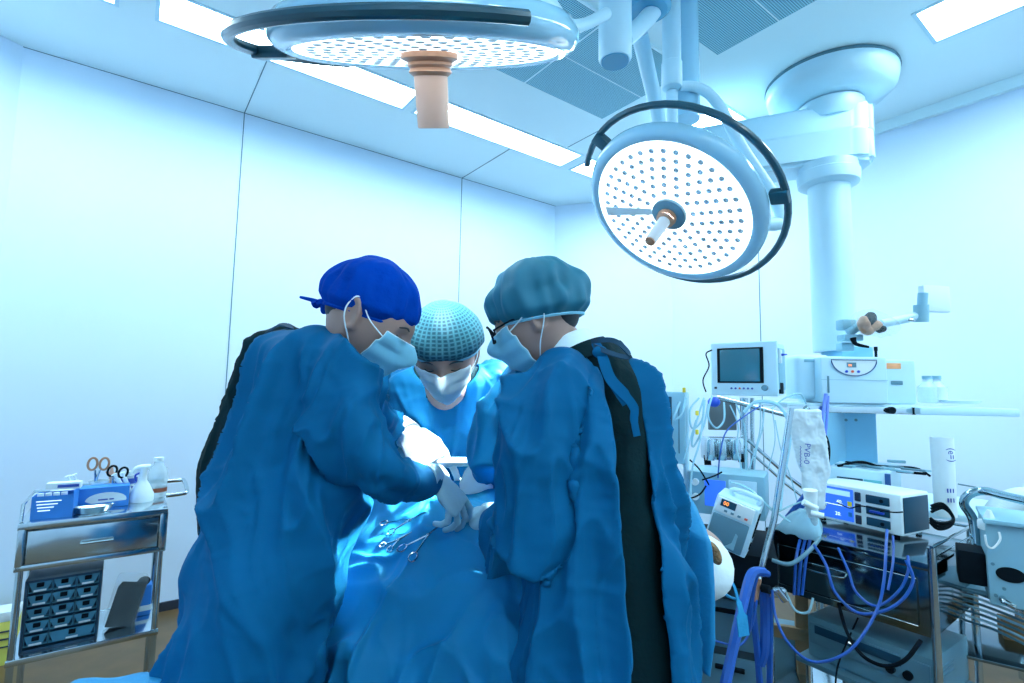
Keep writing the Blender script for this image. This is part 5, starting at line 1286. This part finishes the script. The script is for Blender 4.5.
# ------------------------------------------------------------------ pendant shelf and the things on it
ps = thing('pendant_shelf', 'long white shelf with steel front rail carried by the ceiling column', 'shelf', P(787, 405, 2.35), math.radians(-4)); p0 = ps.location
w1 = along(p0, Vector((math.cos(-.07), math.sin(-.07), 0)), 912); w2 = along(p0, Vector((math.cos(-.07), math.sin(-.07), 0)), 1010)
sub(ps, 'shelf_plate', MB().box((w1/2, .16, 0), (w1, .32, .022), .005), white_m); sub(ps, 'front_rail', MB().box((w1/2, -.008, -.016), (w1, .012, .030), .003), steel_m)
sub(ps, 'rail_knob', MB().cyl((w1*.81, -.014, -.014), (w1*.81, -.030, -.014), .016, 20), black_m); sub(ps, 'rail_end', MB().box((w1, -.008, -.016), (.014, .016, .032), .002), black_m)
sub(ps, 'side_shelf', MB().box(((w1+w2)/2, .10, -.014), (w2-w1, .30, .034), .008), white_m)
for i in range(2):
    for j in range(2): sub(pend, 'screw', MB(WP).cyl(P(846+10*i, 412+8*j, 2.52), P(846+10*i, 412+8*j, 2.505), .007, 10), grey_m)
t, w_, h = dev('power_outlet_box', 'rounded pale housing with a power socket at the left end of the shelf', 'outlet box', 797, 824, 399, 354, 2.40, math.radians(-6))
sub(t, 'casing', MB().box((w_/2+.02, .07, h/2), (w_+.04, .14, h), .03, seg=4), white_m); so_ = sub(t, 'socket_plate', MB().box((w_*.86, -.002, h*.42), (.032, .006, .075), .004), cream_m)
for dx, dz_ in ((-.006, .012), (.006, .012), (0, -.004), (0, -.02)): sub(so_, 'pin_hole', MB().cyl((w_*.86+dx, -.004, h*.42+dz_), (w_*.86+dx, -.007, h*.42+dz_), .003, 8), ink_m)
sub(t, 'grip_recess', MB().box((w_*.6, -.001, h*.86), (.07, .004, .014), .002), lgrey_m)
single('power_plug', MB().box(P(823, 377, 2.36), (.034, .03, .018), .005).tube([P(827, 378, 2.35), P(829, 388, 2.35), P(829, 397, 2.35)], .006, 8, 4), black_m, 'black plug in the socket of the pale housing', 'plug')
t, w_, h = dev('warming_unit', 'white box unit with curved blue outlined control panel on the shelf', 'medical device', 822, 889, 403, 356, 2.33, math.radians(-6))
w3 = along(t.location, Vector((math.cos(-.105), math.sin(-.105), 0)), 924)
bmx = MB(); bmx.box((w_/2, .12, h/2), (w_, .24, h), .010, seg=3); bmx.box(((w_+w3)/2-.01, .14, h*.48), (w3-w_+.02, .20, h*.96), .014, seg=3)
sub(t, 'casing', bmx, white_m); sub(t, 'side_slot', MB().box((.030, -.001, h*.40), (.008, .004, h*.36), .001), grey_m); sub(t, 'seam_line', MB().box((w_/2, -.0005, h*.50), (w_, .002, .0018)), lgrey_m)
cpn = MB(); aw = w_*.34; arc_ = [(w_*.50+aw*math.cos(PI+PI*i/24), h*.93+h*.34*math.sin(PI+PI*i/24)) for i in range(25)]
cp2 = sub(t, 'control_panel', MB().prism([(x, z) for x, z in arc_], .003, T((0, .0005, 0)) @ rotm((PI/2, 0, 0))), cream_m)
sub(cp2, 'panel_outline', MB().tube([Vector((x, -.004, z)) for x, z in arc_], .0024, 6, closed=True), mat('navy_outline', (.01, .08, .25), .4, noise_s=9))
sub(cp2, 'readout', MB().box((w_*.46, -.004, h*.82), (.040, .002, .022)), grey_m); sub(cp2, 'digits', MB().text('00', .015, T((w_*.41, -.0055, h*.79)) @ rotm((PI/2, 0, 0))), led_o)
for i, m_ in enumerate((bluep_m, red_m, bluep_m)): sub(cp2, 'button', MB().cyl((w_*(.38+.09*i), -.003, h*.68), (w_*(.38+.09*i), -.007, h*.68), .006, 14), m_)
sub(t, 'orange_label', MB().box((w_+.050, .039, h*.82), (.062, .002, .026)), orange_m); sub(t, 'recessed_grip', MB().box((w_+.060, .038, h*.46), (.050, .004, .018), .002), grey_m)
sub(t, 'top_peg', MB().cyl((w_*1.04, .10, h), (w_*1.04, .10, h+.04), .006).cyl((w_*1.04, .10, h+.035), (w_*1.04, .10, h+.055), .008), black_m)
for x, lb in ((928, 'clear bottle half hidden behind the white box unit'), (938, 'clear bottle standing alone right of the white box unit')):
    b = thing('bottle', lb, 'bottle', P(x, 403, 2.42)); sub(b, 'bottle_body', MB().lathe([(0, 0), (.036, 0), (.038, .006), (.038, .075), (.016, .100), (.015, .112), (0, .112)], None, 28), clear_m); sub(b, 'cap', MB().cyl((0, 0, .112), (0, 0, .128), .018), lgrey_m)
o = single('white_dish', MB().lathe([(0, 0), (.06, 0), (.078, .014), (.074, .014), (.056, .004), (0, .004)], T(P(960, 403.5, 2.36)), 36), cream_m, 'shallow white dish on the right end of the shelf', 'dish')
# jointed arm with a wrapped brown bundle
ja = thing('jointed_arm', 'white jointed arm on the column carrying a clear wrapped brown bundle', 'arm', P(848, 340, 2.4)); W = inv(ja)
sub(ja, 'column_bracket', MB(W).box(P(846, 325, 2.45), (.065, .06, .05), .008).box(P(850, 338, 2.42), (.09, .06, .03), .006).box(P(845, 347, 2.45), (.06, .05, .04), .006), lgrey_m)
sub(ja, 'clamp_lever', MB(W).tube([P(853, 338, 2.36), P(856, 344, 2.35), P(869, 347, 2.33)], [.014, .009, .005], 10, 4), black_m)
sub(ja, 'lower_arm', MB(W).tube([P(848, 333, 2.42), P(858, 327, 2.41), P(874, 322, 2.40)], .020, 14), lgrey_m)
sub(ja, 'upper_arm', MB(W).tube([P(882, 324, 2.40), P(905, 319, 2.39), P(920, 315, 2.38)], .020, 16), white_m)
sub(ja, 'end_joint', MB(W).cyl(P(921, 322, 2.38), P(921, 305, 2.38), .030, 24), lgrey_m); sub(ja, 'end_knuckle', MB(W).cyl(P(922, 306, 2.38), P(923, 293, 2.38), .020, 20), lgrey_m)
sub(ja, 'oval_knob', MB(W).sph(P(912, 320, 2.34), (.018, .008, .009)), chrome_m)
bu = thing('wrapped_bundle', 'brown and black bundle in clear wrap on the jointed arm', 'bundle', P(871, 322, 2.38)); W = inv(bu)
for i, (x, y, r) in enumerate(((864, 324, .030), (870, 319, .028), (875, 326, .026), (880, 329, .020), (867, 330, .024))):
    mb = MB(); mb.sph(P(x, y, 2.36), (r*.8, r*.7, r*1.15), rotm((0, .5*i, 0))); me = mb.mesh('fold'); displace(me, lambda p: .006*ridge(noise.noise(p*40))); me.transform(W); me.materials.append(copper_m if i % 2 == 0 else black_m); me.shade_smooth(); link('fold', me, bu)
mb = MB(); mb.tube([P(856, 320, 2.37), P(868, 322, 2.37), P(884, 326, 2.37), P(896, 326, 2.38)], [.03, .058, .052, .02], 20, 5); me = mb.mesh('wrap'); displace(me, lambda p: .008*ridge(noise.noise(p*25))); me.transform(W); me.materials.append(faint_m); me.shade_smooth(); link('clear_wrap', me, bu)
fp = thing('display_screen', 'pale flat screen panel above the right end of the jointed arm, its back to us', 'screen', P(926, 311, 2.36), math.radians(8)); 
hh = P(926, 284, 2.36).z-fp.location.z
sub(fp, 'panel_back', MB().box((.07, .02, hh/2), (.14, .03, hh), .006), wall_m); 
fp.location.z -= 0

# ------------------------------------------------------------------ right edge: ventilator cart, hoses
t, w_, h = dev('ventilator', 'pale ventilator box with a black oval opening at the right edge', 'medical device', 990, 1062, 604, 524, 1.62, math.radians(-38))
sub(t, 'casing', MB().box((w_/2, .12, h/2), (w_, .24, h), .008), lgrey_m); sub(t, 'oval_opening', MB().lathe([(0, 0), (.030, 0), (.030, .006), (0, .006)], T((.052, .001, h*.40)) @ rotm((PI/2, 0, 0)) @ Matrix.Diagonal((1.15, .75, 1, 1)), 32), black_m)
sub(t, 'top_lip', MB().box((w_*.5, .11, h+.006), (w_+.01, .26, .014), .004), lgrey_m)
for x, z in ((.012, .50), (.035, .22), (.015, .12)): sub(t, 'screw', MB().cyl((x, 0, h*z), (x, -.004, h*z), .005, 10), grey_m)
sub(t, 'side_box', MB().box((-.035, .10, h*.36), (.07, .12, h*.42), .006), black_m)
sub(t, 'tube_port', MB().tube([(.03, -.002, h*.10), (.03, -.03, h*.10), (.055, -.04, h*.06)], .009, 10, 4), chrome_m)
cl = thing('sensor_clip', 'white plastic clip with a hanging white loop beside the ventilator', 'clip', P(992, 530, 1.64)); W = inv(cl)
sub(cl, 'clip_body', MB(W).box(P(992, 525, 1.66), (.07, .04, .035), .01).tube([P(989, 520, 1.65), P(989, 510, 1.65)], [.018, .006], 12), cream_m); sub(cl, 'loop', MB(W).tube([P(985, 535, 1.6), P(987, 545, 1.6), P(993, 548, 1.6), P(1000, 540, 1.6), P(999, 532, 1.61)], .003, 8, 6), cream_m)
def hose(label, pts, r, m):
    c = spline([P(*q) for q in pts], 16); n = len(c); rs = [r*(1 if i % 2 else .86) for i in range(n)]
    return single('corrugated_hose', MB().tube(c, rs, 14), m, label, 'hose')
hose('thick white corrugated hose curving in at the right edge', [(995, 520, 1.9), (1003, 508, 1.92), (1018, 500, 1.94), (1050, 498, 1.96)], .045, cream_m)
single('thin_wire', MB().tube([P(958, 484, 2.25), P(985, 489, 2.22), (P(1000, 492, 2.2)), P(1004, 496, 2.2)], .003, 8, 5), grey_m, 'thin dark wire running along the wall above the push handle', 'wire')
for i in range(7): cable('grey_tube', 'flexible tube in the sagging bundle at the right edge, '+DORD[i], [(938+2*i, 592+3.4*i, 1.95), (965, 590+5*i, 1.85), (995, 600+5*i, 1.75), (1040, 616+6*i, 1.62)], .0045, pvc_m if i % 2 else grey_m, 'tube', 'sagging tubes at the right edge')
fr = thing('low_rack', 'low steel rack with shelves behind the trolley legs at the right edge', 'rack', P(1000, 640, 1.9)); W = inv(fr)
sub(fr, 'rack_shelf', MB(W).box(P(1005, 648, 1.9), (.5, .35, .012), .002, rot=(0, 0, -.6)), dsteel_m); sub(fr, 'rack_shelf', MB(W).box(P(1000, 585, 1.95), (.4, .3, .02), .002, rot=(0, 0, -.6)), grey_m)
for x in (962, 1040): sub(fr, 'rack_post', MB(W).cyl(P(x, 580, 2.0), P(x, 760, 2.0), .010), steel_m)
single('cardboard_box', MB().box(P(1018, 632, 1.98), (.10, .12, .075), .003, rot=(0, 0, -.6)), card_m, 'small brown cardboard box on the low rack at the right edge', 'box')
# recorder box under the trolley
lv = tr.location
rb = thing('device_box', 'wide grey device with black front and knobs under the steel trolley', 'medical device', on(tr, .12, .05, .3405), RB_-.05)
sub(rb, 'casing', MB().box((.20, .16, .075), (.40, .32, .15), .008), mat('slate_casing', (.12, .28, .36), .4, noise_s=9)); sub(rb, 'front_panel', MB().box((.20, -.002, .090), (.38, .010, .075), .004), grey_m); sub(rb, 'dark_strip', MB().box((.17, -.008, .108), (.28, .004, .030), .002), darkglass_m)
for x in (.28, .33): sub(rb, 'knob', MB().cyl((x, -.006, .075), (x, -.020, .075), .014, 20), black_m)
sub(rb, 'badge', MB().box((.16, -.0105, .108), (.03, .002, .006)), cyan_d)
sub(rb, 'vent_slots', MB().box((.402, .10, .11), (.004, .12, .004)).box((.402, .10, .095), (.004, .12, .004)).box((.402, .10, .08), (.004, .12, .004)), grey_m)
for z in (.332,): 
    t = thing('trolley_base', 'low dark wheeled frame under the grey device', 'stand', on(tr, .12, .03, .19), RB_-.05); sub(t, 'platform', MB().box((.20, .16, .138), (.46, .36, .02), .004), grey_m)
    for x in (0, .38):
        for y in (.02, .30): sub(t, 'post', MB().cyl((x, y, .003), (x, y, .13), .012), steel_m)
# floor level: wooden-toned frames and white boards seen between legs
fb = thing('floor_stand', 'tan and white frame standing on the floor behind the blue hoses', 'stand', P(740, 640, 2.2).xy.to_3d(), math.radians(-20)); 
sub(fb, 'upright', MB().box((.02, 0, .30), (.05, .03, .60), .004), mat('tan_frame', (.28, .19, .10), .6, noise_s=9)); sub(fb, 'upright', MB().box((.24, .02, .30), (.05, .03, .60), .004), MT['tan_frame']); sub(fb, 'cross_bar', MB().box((.13, .01, .35), (.27, .026, .05), .004), MT['tan_frame']); sub(fb, 'foot', MB().box((.13, -.02, .015), (.40, .30, .03), .008), cream_m)
sub(fb, 'lower_case', MB().box((.13, .12, .20), (.26, .16, .26), .01), grey_m)
# blue hoses and cables
for i, (pts, r) in enumerate([([(764, 572, 1.60), (752, 574, 1.58), (744, 600, 1.52), (735, 640, 1.46), (722, 700, 1.38)], .015), ([(768, 574, 1.62), (758, 572, 1.60), (752, 590, 1.6), (748, 630, 1.62), (750, 600, 1.66)], .010), ([(752, 590, 1.70), (754, 620, 1.70), (758, 660, 1.70), (762, 720, 1.7)], .011), ([(764, 590, 1.72), (765, 620, 1.72), (764, 650, 1.70), (760, 664, 1.70)], .016), ([(769, 596, 1.74), (770, 640, 1.74), (769, 700, 1.74)], .010)]):
    cable('blue_hose', ['thick bright blue hose sweeping down to the floor, leftmost', 'blue hose looped over the leaning pole end', 'blue hose hanging straight behind the thick one', 'thick short blue hose beside the trolley leg', 'thin blue hose against the trolley leg'][i], pts, r, blueh_m, 'hose')
cable('blue_cable', 'blue cable from the display unit looping low under the trolley to the left', [(887, 530, 1.62), (886, 548, 1.56), (884, 580, 1.52), (876, 612, 1.50), (850, 650, 1.48), (815, 662, 1.5), (790, 645, 1.55), (776, 618, 1.62), (772, 590, 1.66)], .0042, blueh_m)
cable('blue_cable', 'blue cable hanging in a wide loop against the drawer front', [(814, 545, 1.72), (826, 565, 1.66), (835, 592, 1.62), (856, 612, 1.58), (880, 612, 1.54), (902, 600, 1.52), (913, 580, 1.52), (906, 560, 1.54)], .0046, blueh_m)
cable('blue_cable', 'second blue cable loop just inside the first on the drawer front', [(838, 548, 1.70), (848, 570, 1.64), (856, 592, 1.60), (876, 606, 1.56), (898, 592, 1.53), (908, 572, 1.53), (908, 556, 1.56)], .0040, blueh_m)
cable('blue_cable', 'thin blue cable falling beside the front right corner of the drawer', [(893, 536, 1.60), (893, 562, 1.55), (888, 590, 1.52)], .0035, blueh_m)
for i in range(3): cable('blue_cable', ['leftmost', 'middle', 'rightmost'][i]+' short blue cable in the bunch left of the drawer', [(800+5*i, 540, 1.85), (796+5*i, 560, 1.80), (794+4*i, 595, 1.78)], .005, blueh_m, 'cable', 'blue cable bunch')
for i in range(3): cable('blue_tube', ['leftmost', 'middle', 'rightmost'][i]+' blue tube running up across the machine beside the bag', [(786+4*i, 517, 2.0), (800+4*i, 500, 2.0), (812+3*i, 482, 2.02), (814+3*i, 470, 2.1)], .006, blueh_m, 'tube', 'blue tubes beside the bag')
cable('violet_cable', 'violet cable dropping from the outlet box behind the bag', [(826, 394, 2.33), (823, 415, 2.3), (821, 440, 2.28), (818, 470, 2.26)], .008, mat('violet_plastic', (.16, .28, .85), .4, noise_s=14))
cable('violet_cable', 'second violet cable just right of the first, below the outlet box', [(828, 396, 2.33), (827, 418, 2.3), (824, 446, 2.28), (819, 468, 2.26)], .006, MT['violet_plastic'])
cable('black_cable', 'black cable with an inline plug hanging beside the column', [(820, 434, 2.28), (826, 437, 2.28), (829, 452, 2.28), (826, 475, 2.28), (824, 490, 2.28)], .006, black_m)
single('inline_plug', MB().box(P(822, 435, 2.27), (.026, .02, .034), .006), black_m, 'small black inline plug beside the hanging bag', 'plug')
cable('black_cable', 'black cable looping under the trolley in front of the grey device', [(838, 600, 1.9), (846, 630, 1.75), (862, 655, 1.62), (885, 666, 1.54), (905, 660, 1.50), (921, 640, 1.50)], .0058, black_m)
cable('black_cable', 'thin black cable dangling near the left trolley leg', [(858, 618, 1.9), (848, 640, 1.86), (838, 665, 1.82), (835, 690, 1.8)], .003, black_m)
cable('corrugated_cable', 'grey ribbed tube sagging from the breathing mask to the pole', [(820, 538, 1.78), (808, 552, 1.72), (790, 564, 1.70), (772, 560, 1.72)], .0065, grey_m, 'tube')
rb_ = single('tied_ribbon', MB().ribbon([P(716, 584, 1.42), P(724, 572, 1.41), P(733, 584, 1.40), P(738, 600, 1.39), P(741, 612, 1.38), P(744, 636, 1.37)], [.006, .006, .008, .016, .034], .003, (1, .3, 0)).tube([P(718, 588, 1.42), P(728, 596, 1.41), P(738, 600, 1.40)], .004, 8, 4), ldrape_m, 'light blue cloth tie knotted over the blue hoses', 'cloth tie')
# the tangle of clear lines round the machine
lines = [
 ([(699, 398, 2.1), (690, 410, 2.08), (692, 428, 2.06), (702, 420, 2.06), (704, 400, 2.08)], .004, 'coiled clear lead hanging left of the monitor, upper coil'),
 ([(704, 398, 2.1), (697, 420, 2.06), (692, 440, 2.05), (694, 446, 2.05), (704, 425, 2.05), (708, 404, 2.07)], .004, 'coiled clear lead hanging left of the monitor, lower coil'),
 ([(712, 396, 2.1), (708, 416, 2.05), (716, 428, 2.05), (724, 420, 2.06), (724, 402, 2.08)], .004, 'clear lead looped under the blue knob'),
 ([(680, 402, 2.0), (676, 412, 1.98), (674, 420, 1.98), (682, 414, 1.98), (686, 398, 2.0)], .0045, 'pale coiled lead beside the tall display unit'),
 ([(705, 400, 2.05), (700, 440, 2.0), (692, 470, 1.98), (690, 515, 1.95)], .004, 'pale lead falling from the monitor to the module'),
 ([(718, 478, 2.0), (720, 455, 2.0), (726, 432, 2.02), (742, 418, 2.05), (760, 406, 2.1)], .0030, 'thin blue line rising across the vaporizer block'),
 ([(736, 404, 2.1), (745, 430, 2.1), (746, 478, 2.1)], .0035, 'pale line hanging beside the back pole'),
 ([(760, 400, 2.1), (760, 430, 2.1), (752, 460, 2.1), (746, 478, 2.1)], .003, 'pale line curving from arm to module'),
 ([(744, 412, 2.12), (756, 402, 2.1), (776, 404, 2.08), (788, 420, 2.06), (790, 440, 2.05), (783, 480, 2.0), (780, 510, 1.95)], .0070, 'thick clear tube arching over the support arm'),
 ([(764, 408, 2.15), (762, 430, 2.15), (756, 452, 2.15), (754, 478, 2.15)], .003, 'pale line left of the arching tube'),
 ([(772, 408, 2.15), (775, 440, 2.15), (768, 470, 2.15)], .0022, 'faint thin line inside the arching tube'),
 ([(706, 486, 1.95), (700, 494, 1.93), (690, 498, 1.92), (680, 494, 1.92)], .0032, 'dark lead from the module knob toward the surgeon'),
 ([(702, 480, 1.95), (714, 476, 1.94), (722, 472, 1.94)], .003, 'short dark lead above the blue module screen'),
 ([(730, 482, 1.85), (748, 488, 1.80), (768, 506, 1.76), (790, 522, 1.74)], .0038, 'white lead sloping down across the leaning pole'),
 ([(684, 460, 1.98), (690, 440, 2.0), (696, 420, 2.02)], .003, 'white lead beside the side post'),
 ([(838, 503, 1.80), (850, 508, 1.74), (862, 506, 1.70), (890, 512, 1.62), (903, 512, 1.60)], .0022, 'thin dark lead across the display unit'),
 ([(690, 460, 2.0), (700, 470, 2.02), (712, 490, 2.02)], .0032, 'dark curved lead left of the module'),
 ([(712, 350, 2.2), (706, 354, 2.2), (709, 366, 2.2), (703, 380, 2.2), (706, 392, 2.2)], .003, 'dark cable looping at the left side of the monitor'),
 ([(770, 410, 2.2), (785, 398, 2.2), (800, 394, 2.2), (806, 404, 2.2)], .0035, 'grey cable between monitor and outlet box'),
 ([(767, 505, 1.9), (775, 512, 1.86), (790, 506, 1.84), (806, 500, 1.85)], .003, 'pale lead between the leaning pole and the valve'),
 ([(730, 405, 2.08), (738, 425, 2.06), (737, 447, 2.06), (742, 470, 2.06)], .0028, 'fine pale lead in front of the vaporizer'),
 ([(775, 420, 2.1), (781, 450, 2.08), (790, 475, 2.05), (798, 505, 2.0)], .0026, 'fine pale lead right of the arching tube'),
 ([(712, 640, 1.6), (740, 645, 1.62), (752, 625, 1.64), (757, 600, 1.66)], .0035, 'thin green blue line curving low between the hoses'),
 ([(785, 590, 1.75), (795, 610, 1.74), (808, 612, 1.72), (813, 598, 1.72)], .004, 'grey tube loop under the drawer left end'),
]
for pts, r, lb in lines: cable('clear_line', lb, pts, r, black_m if 'dark' in lb else (blueh_m if 'blue line' in lb else pvc_m), 'tube' if 'tube' in lb else 'cable')
for i, (x, y) in enumerate(((684, 390), (697, 413), (697, 432))): single('yellow_clip', MB().box(P(x, y, 2.0), (.012, .010, .020), .003), yel_m, ['small yellow clip on the coiled lead, topmost', 'small yellow clip on the coiled lead, middle', 'small yellow clip on the coiled lead, lowest'][i], 'clip')
